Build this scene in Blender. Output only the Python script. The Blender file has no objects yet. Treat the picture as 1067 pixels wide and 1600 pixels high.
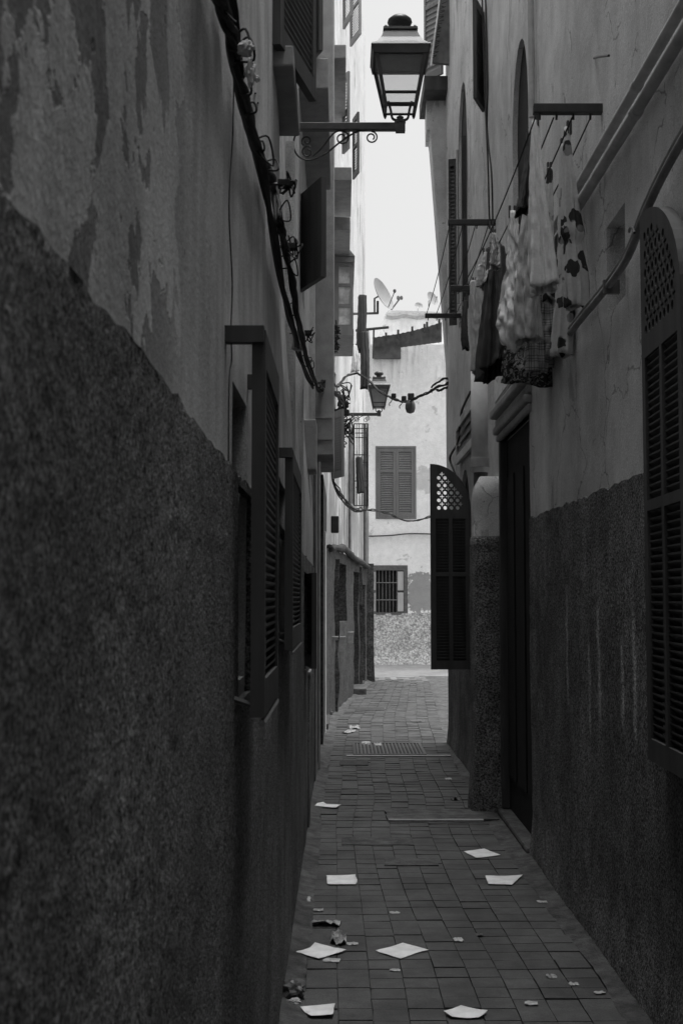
import bpy, bmesh, math, random
from mathutils import Vector, Matrix, noise
from mathutils.geometry import delaunay_2d_cdt
random.seed(7)
S = bpy.context.scene
COL = S.collection
R = math.radians
# ------------------------------------------------------------------ camera
F = 2000.0                       # focal length in photo pixels (photo 1067 x 1600)
PITCH = math.atan(135 / F)
CAMZ = 1.6
cd = bpy.data.cameras.new('camera')
cam = bpy.data.objects.new('camera', cd)
COL.objects.link(cam)
cam.location = (0, 0, CAMZ)
cam.rotation_euler = (R(90) + PITCH, 0, 0)
cd.sensor_fit = 'HORIZONTAL'
cd.sensor_width = 24.0
cd.lens = 24.0 * F / 1067
cd.clip_start = 0.05
cd.clip_end = 2000
cd.dof.use_dof = True
cd.dof.focus_distance = 10.0
cd.dof.aperture_fstop = 14.0
S.camera = cam
# ------------------------------------------------------------------ world, sun, exposure
SUN_EL, SUN_AZ = R(81), R(70)    # bright cloud high up, to the right
world = bpy.data.worlds.new('World')
S.world = world
world.use_nodes = True
wn = world.node_tree.nodes
wl = world.node_tree.links
bg = wn['Background']
sky = wn.new('ShaderNodeTexSky')
sky.sky_type = 'NISHITA'
sky.sun_disc = False
sky.sun_elevation = SUN_EL
sky.sun_rotation = SUN_AZ
sky.dust_density = 6.0
sky.air_density = 1.0
bw = wn.new('ShaderNodeRGBToBW')           # black and white film: the sky has no hue
wl.new(sky.outputs[0], bw.inputs[0])
wl.new(bw.outputs[0], bg.inputs['Color'])
bg.inputs['Strength'].default_value = 0.12
sd = bpy.data.lights.new('sun', 'SUN')
sd.energy = 1.2
sd.angle = R(50)
sd.color = (1, 1, 1)
sun = bpy.data.objects.new('sun', sd)
COL.objects.link(sun)
to_sun = Vector((math.sin(SUN_AZ) * math.cos(SUN_EL), math.cos(SUN_AZ) * math.cos(SUN_EL), math.sin(SUN_EL)))
sun.rotation_euler = to_sun.to_track_quat('Z', 'Y').to_euler()
sun.location = to_sun * 30
S.view_settings.view_transform = 'Standard'
S.view_settings.look = 'None'
S.view_settings.gamma = 1.0
S.view_settings.use_curve_mapping = False
S.view_settings.exposure = 1.32
S.render.engine = 'CYCLES'
S.cycles.max_bounces = 7
S.cycles.diffuse_bounces = 5
S.cycles.use_light_tree = False
world.cycles.sampling_method = 'MANUAL'
world.cycles.sample_map_resolution = 256
S.cycles.use_denoising = True

# ------------------------------------------------------------------ measuring: photo pixel -> place
CP, SP = math.cos(PITCH), math.sin(PITCH)
def ray(px, py):
    u = (px - 533.5) / F
    v = (800 - py) / F
    return Vector((u, CP - v * SP, SP + v * CP))
def PY(px, py, y):               # the point seen there at distance y down the alley
    r = ray(px, py); k = y / r.y
    return Vector((r.x * k, y, CAMZ + r.z * k))
def PX(px, py, x):               # ... on the wall plane at x
    r = ray(px, py); k = x / r.x
    return Vector((x, r.y * k, CAMZ + r.z * k))
def PZ(px, py, z=0.0):           # ... on the floor
    r = ray(px, py); k = (z - CAMZ) / r.z
    return Vector((r.x * k, r.y * k, z))
def ss(a, b, x):
    t = min(1, max(0, (x - a) / (b - a)))
    return t * t * (3 - 2 * t)
def nz(x, y, z, s=1.0):
    return noise.noise(Vector((x * s, y * s, z * s)))
def lerpt(tab, x):
    if x <= tab[0][0]: return tab[0][1]
    for (a, va), (b, vb) in zip(tab, tab[1:]):
        if x <= b: return va + (vb - va) * (x - a) / (b - a)
    return tab[-1][1]

# ------------------------------------------------------------------ materials (all greys: a black and white photograph)
def mat(name, v, rough=0.85, var=0.25, scale=4.0, stretch=(1, 1, 1), bump=0.0, bscale=40.0, bdist=0.01, spec=0.25,
        objspace=False, metal=0.0, rand=0.0, blotch=0.0, blscale=1.0, hook=None, grit=None):
    m = bpy.data.materials.new(name)
    m.use_nodes = True
    N, L = m.node_tree.nodes, m.node_tree.links
    b = N['Principled BSDF']
    b.inputs['Roughness'].default_value = rough
    b.inputs['Specular IOR Level'].default_value = spec
    b.inputs['Metallic'].default_value = metal
    if objspace:
        pos = N.new('ShaderNodeTexCoord').outputs['Object']
    else:
        pos = N.new('ShaderNodeNewGeometry').outputs['Position']
    def mapping(sc):
        mp = N.new('ShaderNodeMapping'); L.new(pos, mp.inputs['Vector'])
        mp.inputs['Scale'].default_value = sc
        return mp.outputs[0]
    def noise_(sc, scale, detail=6, rough=0.6, dist=0.0):
        n = N.new('ShaderNodeTexNoise'); L.new(mapping(sc), n.inputs['Vector'])
        n.inputs['Scale'].default_value = scale; n.inputs['Detail'].default_value = detail
        n.inputs['Roughness'].default_value = rough; n.inputs['Distortion'].default_value = dist
        return n.outputs['Fac']
    def math_(op, a, b_=None, c=None):
        n = N.new('ShaderNodeMath'); n.operation = op
        for i, s in enumerate((a, b_, c)):
            if s is None: continue
            if isinstance(s, (int, float)): n.inputs[i].default_value = s
            else: L.new(s, n.inputs[i])
        return n.outputs[0]
    def ramp(f, lo, hi, a, b_):
        n = N.new('ShaderNodeMapRange'); n.interpolation_type = 'SMOOTHSTEP'
        L.new(f, n.inputs['Value'])
        for k, q in (('From Min', lo), ('From Max', hi), ('To Min', a), ('To Max', b_)):
            n.inputs[k].default_value = q
        return n.outputs['Result']
    val = ramp(noise_(stretch, scale), 0.25, 0.75, v * (1 - var), v * (1 + var))
    if blotch:
        val = math_('MULTIPLY', val, ramp(noise_((1, 1, 1), blscale, 4), 0.3, 0.7, 1 - blotch, 1 + blotch))
    if rand:
        oi = N.new('ShaderNodeObjectInfo')
        val = math_('MULTIPLY', val, math_('MULTIPLY_ADD', oi.outputs['Random'], rand * 2, 1 - rand))
    if grit is None: grit = 0.3 if bump >= 0.4 else 0.0
    if grit:                                   # sand in the render and the tiles
        val = math_('MULTIPLY', val, ramp(noise_((1, 1, 1), 190.0, 3, 0.75), 0.3, 0.7, 1 - grit, 1 + grit))
    height = None
    if bump:
        height = noise_((1, 1, 1), bscale, 5, 0.65)
    env = dict(N=N, L=L, b=b, pos=pos, mapping=mapping, noise=noise_, math=math_, ramp=ramp, v=v)
    if hook:
        val, height = hook(env, val, height)
    L.new(val, b.inputs['Base Color'])
    if height is not None:
        bp = N.new('ShaderNodeBump'); L.new(height, bp.inputs['Height'])
        bp.inputs['Strength'].default_value = min(1.0, bump or 0.5); bp.inputs['Distance'].default_value = bdist
        L.new(bp.outputs[0], b.inputs['Normal'])
    return m

def h_peel(lo=0.56, dark=0.55, scale=5.0, st=(1, 1, 0.45), streak=0.25, ymax=None, cracks=False):
    def hook(e, val, height):
        n = e['noise'](st, scale, 7, 0.6, 0.4)
        mask = e['ramp'](n, lo, lo + 0.012, 0.0, 1.0)
        if ymax is not None:          # the flaked area of the wall ends somewhere along its length
            sx = e['N'].new('ShaderNodeSeparateXYZ'); e['L'].new(e['pos'], sx.inputs[0])
            mask = e['math']('MULTIPLY', mask, e['ramp'](sx.outputs[1], ymax[0], ymax[1], 1.0, 0.0))
        val = e['math']('MULTIPLY', val, e['math']('MULTIPLY_ADD', mask, dark - 1, 1.0))
        s = e['noise']((1, 1, 0.06), 9.0, 5, 0.6)
        val = e['math']('MULTIPLY', val, e['ramp'](s, 0.3, 0.7, 1 - streak, 1 + streak))
        # fine vertical cracks where the skin of paint has split
        c = e['noise']((1, 1, 0.12), 38.0, 4, 0.7)
        val = e['math']('MULTIPLY', val, e['ramp'](c, 0.66, 0.70, 1.0, 0.72))
        crk = None
        vc = e['N'].new('ShaderNodeTexVoronoi'); vc.feature = 'DISTANCE_TO_EDGE'; vc.inputs['Scale'].default_value = 1.5
        wv = e['N'].new('ShaderNodeVectorMath'); wv.operation = 'MULTIPLY_ADD'
        nn = e['N'].new('ShaderNodeTexNoise'); e['L'].new(e['pos'], nn.inputs['Vector']); nn.inputs['Scale'].default_value = 5; nn.inputs['Detail'].default_value = 6
        e['L'].new(nn.outputs['Color'], wv.inputs[0]); wv.inputs[1].default_value = (.3, .3, .3); e['L'].new(e['pos'], wv.inputs[2])
        e['L'].new(wv.outputs[0], vc.inputs['Vector'])
        crk = e['math']('MULTIPLY', e['ramp'](vc.outputs['Distance'], 0.004, 0.011, 1.0, 0.0), e['ramp'](e['noise']((1, 1, 1), 1.3, 3), 0.5, 0.56, 0.0, 1.0))
        if cracks: val = e['math']('MULTIPLY', val, e['math']('MULTIPLY_ADD', crk, -0.5, 1.0))
        pit = e['ramp'](e['noise']((1, 1, 0.7), 26.0, 3, 0.6), 0.69, 0.72, 0.0, 1.0)   # knocked-out pits
        val = e['math']('MULTIPLY', val, e['math']('MULTIPLY_ADD', pit, -0.5, 1.0))
        if height is not None:
            height = e['math']('MULTIPLY_ADD', mask, -0.8, height)
            height = e['math']('MULTIPLY_ADD', pit, -0.9, height)
        return val, height
    return hook
def h_rough(sc=55.0, amp=0.75, streak=0.25, chalk=None):
    def hook(e, val, height):
        n = e['noise']((1, 1, 1), sc, 4, 0.7)
        val = e['math']('MULTIPLY', val, e['ramp'](n, 0.36, 0.66, 1 - amp, 1 + amp))
        s = e['noise']((1, 1, 0.12), 5.0, 4, 0.6)
        val = e['math']('MULTIPLY', val, e['ramp'](s, 0.3, 0.7, 1 - streak, 1 + streak))
        if chalk:                     # long worn runs of whitewash down the rough render
            sx = e['N'].new('ShaderNodeSeparateXYZ'); e['L'].new(e['pos'], sx.inputs[0])
            tot = None
            for (y, w, z0, z1) in chalk:
                wob = e['math']('MULTIPLY_ADD', e['noise']((0.2, 0.2, 1), 6.0, 3), 0.09, y - 0.045)
                d = e['math']('ABSOLUTE', e['math']('SUBTRACT', sx.outputs[1], wob))
                k = e['ramp'](d, 0, w, 1.0, 0.0)
                k = e['math']('MULTIPLY', k, e['ramp'](sx.outputs[2], z0, z0 + 0.12, 0.0, 1.0))
                k = e['math']('MULTIPLY', k, e['ramp'](sx.outputs[2], z1 - 0.12, z1, 1.0, 0.0))
                tot = k if tot is None else e['math']('MAXIMUM', tot, k)
            tot = e['math']('MULTIPLY', tot, e['ramp'](e['noise']((1, 1, 1), 70.0, 3, 0.7), 0.45, 0.62, 0.15, 1.0))
            val = e['math']('MULTIPLY_ADD', tot, 0.55, val)
        return val, height
    return hook

def h_grime(e, val, height):
    val, height = h_peel(0.60, 0.6, 1.7, (1, 1, 0.3), 0.07)(e, val, height)
    sx = e['N'].new('ShaderNodeSeparateXYZ'); e['L'].new(e['pos'], sx.inputs[0])
    g = e['noise']((1, 1, 0.22), 2.6, 7, 0.68)          # street dirt thrown up and runs of damp, thickest low on the wall
    lim = e['ramp'](sx.outputs[2], 2.3, 6.5, 0.36, 0.66)
    d = e['ramp'](e['math']('SUBTRACT', g, lim), 0.0, 0.10, 0.0, 1.0)
    val = e['math']('MULTIPLY', val, e['math']('MULTIPLY_ADD', d, -0.50, 1.0))
    return val, height
M = {}
M['plaster_grey'] = mat('flaking_grey_plaster', 0.50, var=0.12, scale=6, bump=0.5, bscale=60, bdist=0.004, blotch=0.22, blscale=1.6,
                        hook=h_peel(0.515, 0.40, 4.2, (1, 1, 0.95), 0.14, (1.5, 2.3)))
M['roughcast_dark'] = mat('dark_roughcast', 0.185, var=0.2, scale=70, bump=1.0, bscale=150, bdist=0.012, spec=0.3, blotch=0.32, blscale=2.2, hook=h_rough(140, 0.85, 0.08))
M['plaster_mid'] = mat('weathered_plaster', 0.60, var=0.12, scale=5, bump=0.5, bscale=45, bdist=0.005, blotch=0.18, blscale=0.9, hook=h_peel(0.615, 0.74, 2.4, (1, 1, 0.4), 0.05, None, True))
M['roughcast_black'] = mat('blackened_render', 0.15, var=0.3, scale=10, bump=1.0, bscale=60, bdist=0.014, blotch=0.3, blscale=2.0,
                           hook=h_rough(85, 0.85, 0.12, [(6.75, 0.05, 1.0, 1.68), (6.15, 0.04, 0.9, 1.45), (5.92, 0.05, 1.0, 1.6), (5.42, 0.05, 1.0, 1.5), (5.2, 0.045, 0.95, 1.6)]))
M['jetty'] = mat('smooth_grey_render', 0.33, var=0.15, scale=7, bump=0.4, bscale=50, bdist=0.004, blotch=0.15)
M['white_stained'] = mat('stained_whitewash', 0.66, var=0.1, scale=6, bump=0.4, bscale=30, bdist=0.006, blotch=0.12, hook=h_grime)
M['roughcast_mid'] = mat('grey_roughcast', 0.066, var=0.25, scale=10, bump=1.0, bscale=35, bdist=0.02, blotch=0.2, hook=h_rough(30, 0.5, 0.12))
M['roughcast_pale'] = mat('pale_roughcast', 0.50, var=0.15, scale=6, bump=1.0, bscale=26, bdist=0.025, hook=h_rough(24, 0.42, 0.05))
M['soffit'] = mat('sill_cement', 0.32, var=0.15, scale=9, bump=0.3)
M['void'] = mat('dark_interior', 0.02, var=0.2)  # near-black fill stands in for the shade inside openings
M['wood_black'] = mat('black_painted_wood', 0.06, rough=0.6, var=0.3, scale=12, stretch=(1, 1, 0.1), bump=0.2, bscale=60, bdist=0.002, spec=0.4)
M['wood_dark'] = mat('dark_painted_wood', 0.06, rough=0.6, var=0.35, scale=12, stretch=(1, 1, 0.15), bump=0.2, bscale=60, bdist=0.002)
M['wood_grey'] = mat('grey_painted_wood', 0.24, rough=0.7, var=0.15, scale=8, stretch=(1, 1, 0.15), bump=0.2, bscale=40, bdist=0.003)
M['wood_pale'] = mat('pale_painted_wood', 0.40, rough=0.7, var=0.15, scale=8, stretch=(1, 1, 0.2))
M['iron'] = mat('black_iron', 0.03, rough=0.5, var=0.3, scale=20, spec=0.45)
M['iron_grey'] = mat('worn_grey_iron', 0.10, rough=0.55, var=0.3, scale=14, spec=0.4)
M['lamp_paint'] = mat('lantern_paint', 0.055, rough=0.42, var=0.3, scale=14, spec=0.5)
M['cable'] = mat('black_cable', 0.014, rough=0.75, var=0.2, scale=20, spec=0.35)
M['cable_pale'] = mat('grey_cable', 0.25, rough=0.6, var=0.2, scale=20)
M['pipe'] = mat('painted_pipe', 0.42, rough=0.7, var=0.2, scale=9, bump=0.2, bscale=50, bdist=0.002)
M['pipe_dark'] = mat('grimy_pipe', 0.13, rough=0.7, var=0.3, scale=9, bump=0.2, bscale=50, bdist=0.002)
M['pipe_pale'] = mat('whitewashed_pipe', 0.66, rough=0.8, var=0.12, scale=9, bump=0.2, bscale=50, bdist=0.002)
M['pipe_mid'] = mat('weathered_conduit', 0.24, rough=0.7, var=0.3, scale=9, bump=0.2, bscale=50, bdist=0.002)
M['door_shade'] = mat('shade_black_door', 0.018, rough=0.8, var=0.3, scale=6)  # void-black colour stands in for the shade of the doorway recess
M['paper'] = mat('white_paper', 0.78, rough=0.9, var=0.14, scale=11, objspace=True)
M['scrap'] = mat('litter_scrap', 0.42, rough=0.7, var=0.4, scale=40, objspace=True)
M['foil'] = mat('dark_wrapper', 0.25, rough=0.35, var=0.9, scale=45, objspace=True, spec=0.6)
M['bag'] = mat('dull_plastic_bag', 0.07, rough=0.4, var=0.5, scale=30, objspace=True, spec=0.5)
M['tile'] = mat('worn_paving_tile', 0.068, rough=0.75, var=0.16, scale=16, bump=0.5, bscale=90, bdist=0.003, spec=0.35, rand=0.09, blotch=0.3, blscale=2.4)
M['tile_far'] = mat('worn_paving_tile_beyond', 0.066, rough=0.75, var=0.16, scale=16, bump=0.4, bscale=90, bdist=0.003, spec=0.35, blotch=0.3, blscale=2.2)
M['mortar'] = mat('dirty_joint', 0.05, var=0.35, scale=14, bump=0.5, bscale=80)
M['cement'] = mat('rough_cement', 0.08, var=0.35, scale=12, bump=1.0, bscale=50, bdist=0.012, blotch=0.3, blscale=3)
M['cement_pale'] = mat('pale_cement', 0.28, var=0.2, scale=12, bump=0.6, bscale=60, bdist=0.006)
M['lane'] = mat('dusty_lane', 0.17, var=0.18, scale=5, bump=0.5, bscale=30, bdist=0.01, blotch=0.15)
M['earth'] = mat('bare_ground', 0.2, var=0.2, scale=2)
M['leafy'] = mat('dusty_leaf', 0.07, var=0.4, scale=30, rough=0.6)
M['dish'] = mat('dish_enamel', 0.30, rough=0.5, var=0.1, scale=6)
M['tin'] = mat('rusty_corrugated_sheet', 0.10, rough=0.7, var=0.35, scale=5, bump=0.2)

def h_far(e, val, height):
    # whitewashed wall: one big flaked patch of bare render, dark vertical runs below the tin roof, small stains
    N, L = e['N'], e['L']
    sx = N.new('ShaderNodeSeparateXYZ'); L.new(e['pos'], sx.inputs[0])
    wob = e['noise']((1, 1, 1), 5.0, 9, 0.72)
    def blob(cx, cz, rx, rz, w=1.6):
        dx = e['math']('DIVIDE', e['math']('SUBTRACT', sx.outputs[0], cx), rx)
        dz = e['math']('DIVIDE', e['math']('SUBTRACT', sx.outputs[2], cz), rz)
        d = e['math']('SQRT', e['math']('ADD', e['math']('MULTIPLY', dx, dx), e['math']('MULTIPLY', dz, dz)))
        return e['math']('ADD', d, e['math']('MULTIPLY_ADD', wob, w, -w / 2))
    a = e['ramp'](blob(1.88, 1.72, 0.33, 0.55, 2.6), 1.0, 1.03, 1.0, 0.0)
    val = e['math']('MULTIPLY', val, e['math']('MULTIPLY_ADD', a, -0.62, 1.0))
    b = e['ramp'](blob(2.1, 4.45, 0.55, 0.32, 2.6), 0.9, 1.0, 1.0, 0.0)
    val = e['math']('MULTIPLY', val, e['math']('MULTIPLY_ADD', b, -0.3, 1.0))
    run = e['noise']((1, 1, 0.1), 7.0, 5, 0.65)
    r = e['math']('MULTIPLY', e['ramp'](run, 0.45, 0.7, 0.0, 1.0), e['ramp'](sx.outputs[2], 5.9, 7.3, 0.0, 0.6))
    val = e['math']('MULTIPLY', val, e['math']('MULTIPLY_ADD', r, -0.55, 1.0))
    f = e['ramp'](e['noise']((1, 1, 1), 2.3, 8, 0.72), 0.615, 0.64, 0.0, 0.3)
    val = e['math']('MULTIPLY', val, e['math']('SUBTRACT', 1.0, f))
    height = e['math']('MULTIPLY_ADD', a, -0.9, height)
    return val, height
M['far_white'] = mat('old_whitewash', 0.84, var=0.05, scale=8, bump=0.5, bscale=25, bdist=0.012, blotch=0.06, hook=h_far)

def h_spots(e, val, height):
    v = e['N'].new('ShaderNodeTexVoronoi'); wv = e['N'].new('ShaderNodeVectorMath'); wv.operation = 'MULTIPLY_ADD'
    nn = e['N'].new('ShaderNodeTexNoise'); e['L'].new(e['pos'], nn.inputs['Vector']); nn.inputs['Scale'].default_value = 14
    e['L'].new(nn.outputs['Color'], wv.inputs[0]); wv.inputs[1].default_value = (.07, .07, .07); e['L'].new(e['pos'], wv.inputs[2])
    e['L'].new(wv.outputs[0], v.inputs['Vector']); v.inputs['Scale'].default_value = 10.5
    m1 = e['ramp'](v.outputs['Distance'], 0.40, 0.44, 1.0, 0.0)
    n = e['ramp'](e['noise']((1, 1, 1), 6, 2), 0.52, 0.54, 0.10, 0.5)
    val = e['math']('MULTIPLY', val, e['math']('MULTIPLY_ADD', m1, e['math']('SUBTRACT', n, 1.0), 1.0))
    return val, height
def h_plaid(e, val, height):
    sx = e['N'].new('ShaderNodeSeparateXYZ'); e['L'].new(e['pos'], sx.inputs[0])
    out = None
    for ch, fr in ((2, 15.0), (0, 17.0)):
        fr_ = e['math']('FRACT', e['math']('MULTIPLY', sx.outputs[ch], fr))
        for c in (0.35, 0.55, 0.8):
            d = e['math']('ABSOLUTE', e['math']('SUBTRACT', fr_, c))
            k = e['ramp'](d, 0.03, 0.06, 0.55, 1.0)
            out = k if out is None else e['math']('MULTIPLY', out, k)
    return e['math']('MULTIPLY', val, out), height
def h_floral(e, val, height):
    n = e['noise']((1, 1, 1), 30.0, 3, 0.6, 1.5)
    return e['math']('MULTIPLY', val, e['ramp'](n, 0.5, 0.56, 0.22, 1.6)), height
M['cloth_pale'] = mat('pale_cotton', 0.76, rough=0.95, var=0.08, scale=60, bump=0.3, bscale=90, bdist=0.002, spec=0.05)
M['cloth_grey'] = mat('grey_cotton', 0.5, rough=0.95, var=0.1, scale=60, bump=0.3, bscale=90, bdist=0.002, spec=0.05)
M['cloth_dark'] = mat('dark_cloth', 0.075, rough=0.95, var=0.2, scale=40, stretch=(1, 1, 0.2), spec=0.05)
M['cloth_spots'] = mat('spotted_cloth', 0.54, rough=0.95, var=0.08, scale=60, spec=0.05, hook=h_spots)
M['cloth_plaid'] = mat('plaid_cloth', 0.42, rough=0.95, var=0.08, scale=60, spec=0.05, hook=h_plaid)
M['cloth_floral'] = mat('floral_cloth', 0.14, rough=0.95, var=0.1, scale=60, spec=0.05, hook=h_floral)

def glass(name, v, alpha_mix):
    m = bpy.data.materials.new(name); m.use_nodes = True
    N, L = m.node_tree.nodes, m.node_tree.links
    out = N['Material Output']; N.remove(N['Principled BSDF'])
    tr = N.new('ShaderNodeBsdfTransparent'); tl = N.new('ShaderNodeBsdfTranslucent'); df = N.new('ShaderNodeBsdfDiffuse')
    n = N.new('ShaderNodeTexNoise'); n.inputs['Scale'].default_value = 14; n.inputs['Detail'].default_value = 5
    g = N.new('ShaderNodeNewGeometry'); L.new(g.outputs['Position'], n.inputs['Vector'])
    mr = N.new('ShaderNodeMapRange'); L.new(n.outputs['Fac'], mr.inputs['Value'])
    mr.inputs['From Min'].default_value = 0.3; mr.inputs['From Max'].default_value = 0.7
    mr.inputs['To Min'].default_value = v * 0.75; mr.inputs['To Max'].default_value = v
    L.new(mr.outputs[0], tl.inputs['Color']); L.new(mr.outputs[0], df.inputs['Color'])
    mx = N.new('ShaderNodeMixShader'); mx.inputs[0].default_value = 0.35
    L.new(tl.outputs[0], mx.inputs[1]); L.new(df.outputs[0], mx.inputs[2])
    m2 = N.new('ShaderNodeMixShader'); m2.inputs[0].default_value = alpha_mix
    L.new(tr.outputs[0], m2.inputs[1]); L.new(mx.outputs[0], m2.inputs[2])
    L.new(m2.outputs[0], out.inputs['Surface'])
    return m
M['lamp_glass'] = glass('dusty_lantern_glass', 0.95, 0.15)
M['lamp_glass_far'] = glass('frosted_lantern_glass', 0.55, 0.8)
M['window_glass'] = mat('grimy_window_glass', 0.75, rough=0.25, var=0.5, scale=7, spec=0.6)

# ------------------------------------------------------------------ mesh helpers
class MB:
    def __init__(s): s.v, s.f, s.smooth = [], [], False
    def add(s, vs, fs):
        k = len(s.v); s.v += [Vector(p) for p in vs]; s.f += [tuple(i + k for i in f) for f in fs]; return s
    def box(s, x0, x1, y0, y1, z0, z1, T=None):
        vs = [Vector((x, y, z)) for z in (z0, z1) for y in (y0, y1) for x in (x0, x1)]
        if T: vs = [T(*p) for p in vs]
        return s.add(vs, [(0, 2, 3, 1), (4, 5, 7, 6), (0, 1, 5, 4), (2, 6, 7, 3), (0, 4, 6, 2), (1, 3, 7, 5)])
    def tube(s, pts, r, n=6, cap=True, flat=1.0):
        pts = [Vector(p) for p in pts]; rs = r if isinstance(r, list) else [r] * len(pts)
        k = len(s.v); N = len(pts)
        prev = None
        for i, p in enumerate(pts):
            t = (pts[min(i + 1, N - 1)] - pts[max(i - 1, 0)]).normalized()
            if prev is None:
                a = t.cross(Vector((0, 0, 1)))
                if a.length < 0.05: a = t.cross(Vector((1, 0, 0)))
            else:
                a = prev - t * prev.dot(t)
                if a.length < 1e-4: a = t.cross(Vector((1, 0, 0)))
            a.normalize(); b = t.cross(a); prev = a
            for j in range(n):
                q = 2 * math.pi * j / n
                s.v.append(p + (a * math.cos(q) + b * math.sin(q) * flat) * rs[i])
        for i in range(N - 1):
            for j in range(n):
                s.f.append((k + i * n + j, k + i * n + (j + 1) % n, k + (i + 1) * n + (j + 1) % n, k + (i + 1) * n + j))
        if cap:
            s.f.append(tuple(k + j for j in range(n))[::-1]); s.f.append(tuple(k + (N - 1) * n + j for j in range(n)))
        return s
    def lathe(s, prof, c, n=16, T=None):
        k = len(s.v)
        for (r, z) in prof:
            for j in range(n):
                q = 2 * math.pi * j / n
                p = Vector((r * math.cos(q), r * math.sin(q), z))
                s.v.append((T @ p if T else p) + Vector(c))
        for i in range(len(prof) - 1):
            for j in range(n):
                s.f.append((k + i * n + j, k + i * n + (j + 1) % n, k + (i + 1) * n + (j + 1) % n, k + (i + 1) * n + j))
        s.f.append(tuple(k + j for j in range(n))[::-1]); s.f.append(tuple(k + (len(prof) - 1) * n + j for j in range(n)))
        return s
    def frustum(s, c, hx0, hy0, z0, hx1, hy1, z1):
        vs = [(c[0] + sx * hx0, c[1] + sy * hy0, z0) for sx, sy in ((-1, -1), (1, -1), (1, 1), (-1, 1))] + \
             [(c[0] + sx * hx1, c[1] + sy * hy1, z1) for sx, sy in ((-1, -1), (1, -1), (1, 1), (-1, 1))]
        return s.add(vs, [(3, 2, 1, 0), (4, 5, 6, 7), (0, 1, 5, 4), (1, 2, 6, 5), (2, 3, 7, 6), (3, 0, 4, 7)])
    def plate(s, T, outline, holes, t0, t1):       # a board with cut-outs; (u, v) outline, thickness t0..t1
        vs, fs = cdt(outline, holes, [])
        k = len(s.v); n = len(vs)
        s.v += [T(u, v, t0) for u, v in vs] + [T(u, v, t1) for u, v in vs]
        s.f += [tuple(k + i for i in f)[::-1] for f in fs] + [tuple(k + n + i for i in f) for f in fs]
        for poly in [outline] + holes:
            k = len(s.v); m = len(poly)
            s.v += [T(u, v, t0) for u, v in poly] + [T(u, v, t1) for u, v in poly]
            s.f += [(k + i, k + (i + 1) % m, k + m + (i + 1) % m, k + m + i) for i in range(m)]
        return s
    def build(s, name, m, parent=None, smooth=False, kind=None, label=None, bevel=0.0):
        xs = [p.x for p in s.v]; ys = [p.y for p in s.v]; zs = [p.z for p in s.v]
        c = Vector(((min(xs) + max(xs)) / 2, (min(ys) + max(ys)) / 2, min(zs)))
        me = bpy.data.meshes.new(name)
        me.from_pydata([p - c for p in s.v], [], s.f)
        bm = bmesh.new(); bm.from_mesh(me); bmesh.ops.recalc_face_normals(bm, faces=bm.faces); bm.to_mesh(me); bm.free()
        me.materials.append(m if not isinstance(m, str) else M[m])
        if smooth: me.polygons.foreach_set('use_smooth', [True] * len(me.polygons))
        o = bpy.data.objects.new(name, me); COL.objects.link(o)
        put(o, c, parent)
        if bevel:
            b = o.modifiers.new('edge', 'BEVEL'); b.width = bevel; b.segments = 2; b.limit_method = 'ANGLE'
        if kind: o['kind'] = kind
        if label: o['label'] = label
        return o
WPOS = {}
def put(o, c, parent=None):
    c = Vector(c); WPOS[o.name] = c
    if parent is not None:
        o.parent = parent; o.location = c - WPOS[parent.name]
    else:
        o.location = c
def empty(name, loc, label, cat, group=None):
    o = bpy.data.objects.new(name, None); COL.objects.link(o); o.empty_display_size = 0.2
    put(o, loc); return tag(o, label, cat, group)
def tag(o, label, cat, group=None):
    o['label'] = label; o['category'] = cat
    if group: o['group'] = group
    return o
def inst(me, name, loc, parent=None):
    o = bpy.data.objects.new(name, me); COL.objects.link(o); put(o, loc, parent); return o
def inside(p, poly):
    x, y = p; c = False; n = len(poly)
    for i in range(n):
        x0, y0 = poly[i]; x1, y1 = poly[(i + 1) % n]
        if (y0 > y) != (y1 > y) and x < (x1 - x0) * (y - y0) / (y1 - y0) + x0: c = not c
    return c
def cdt(outline, holes, pts):
    verts, edges = [], []
    for poly in [outline] + holes:
        k = len(verts); n = len(poly)
        verts += [Vector(p) for p in poly]; edges += [(k + i, k + (i + 1) % n) for i in range(n)]
    verts += [Vector(p) for p in pts]
    r = delaunay_2d_cdt(verts, edges, [], 0, 1e-5)
    vs = [(v.x, v.y) for v in r[0]]; out = []
    for f in r[2]:
        cx = sum(vs[i][0] for i in f) / len(f); cy = sum(vs[i][1] for i in f) / len(f)
        if inside((cx, cy), outline) and not any(inside((cx, cy), h) for h in holes): out.append(tuple(f))
    return vs, out
def fine(poly, step):
    out = []; n = len(poly)
    for i in range(n):
        a, b = poly[i], poly[(i + 1) % n]
        d = math.hypot(b[0] - a[0], b[1] - a[1]); k = max(1, int(d / step))
        out += [(a[0] + (b[0] - a[0]) * j / k, a[1] + (b[1] - a[1]) * j / k) for j in range(k)]
    return out
def rect(a, b, c, d): return [(a, c), (b, c), (b, d), (a, d)]
def arch(a, b, z0, z1, spring):       # round-headed opening
    m = (a + b) / 2; h = (b - a) / 2
    return [(a, z0), (b, z0), (b, spring)] + [(m + h * math.cos(q), spring + (z1 - spring) * math.sin(q)) for q in [math.pi * i / 12 for i in range(1, 12)]] + [(a, spring)]
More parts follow.
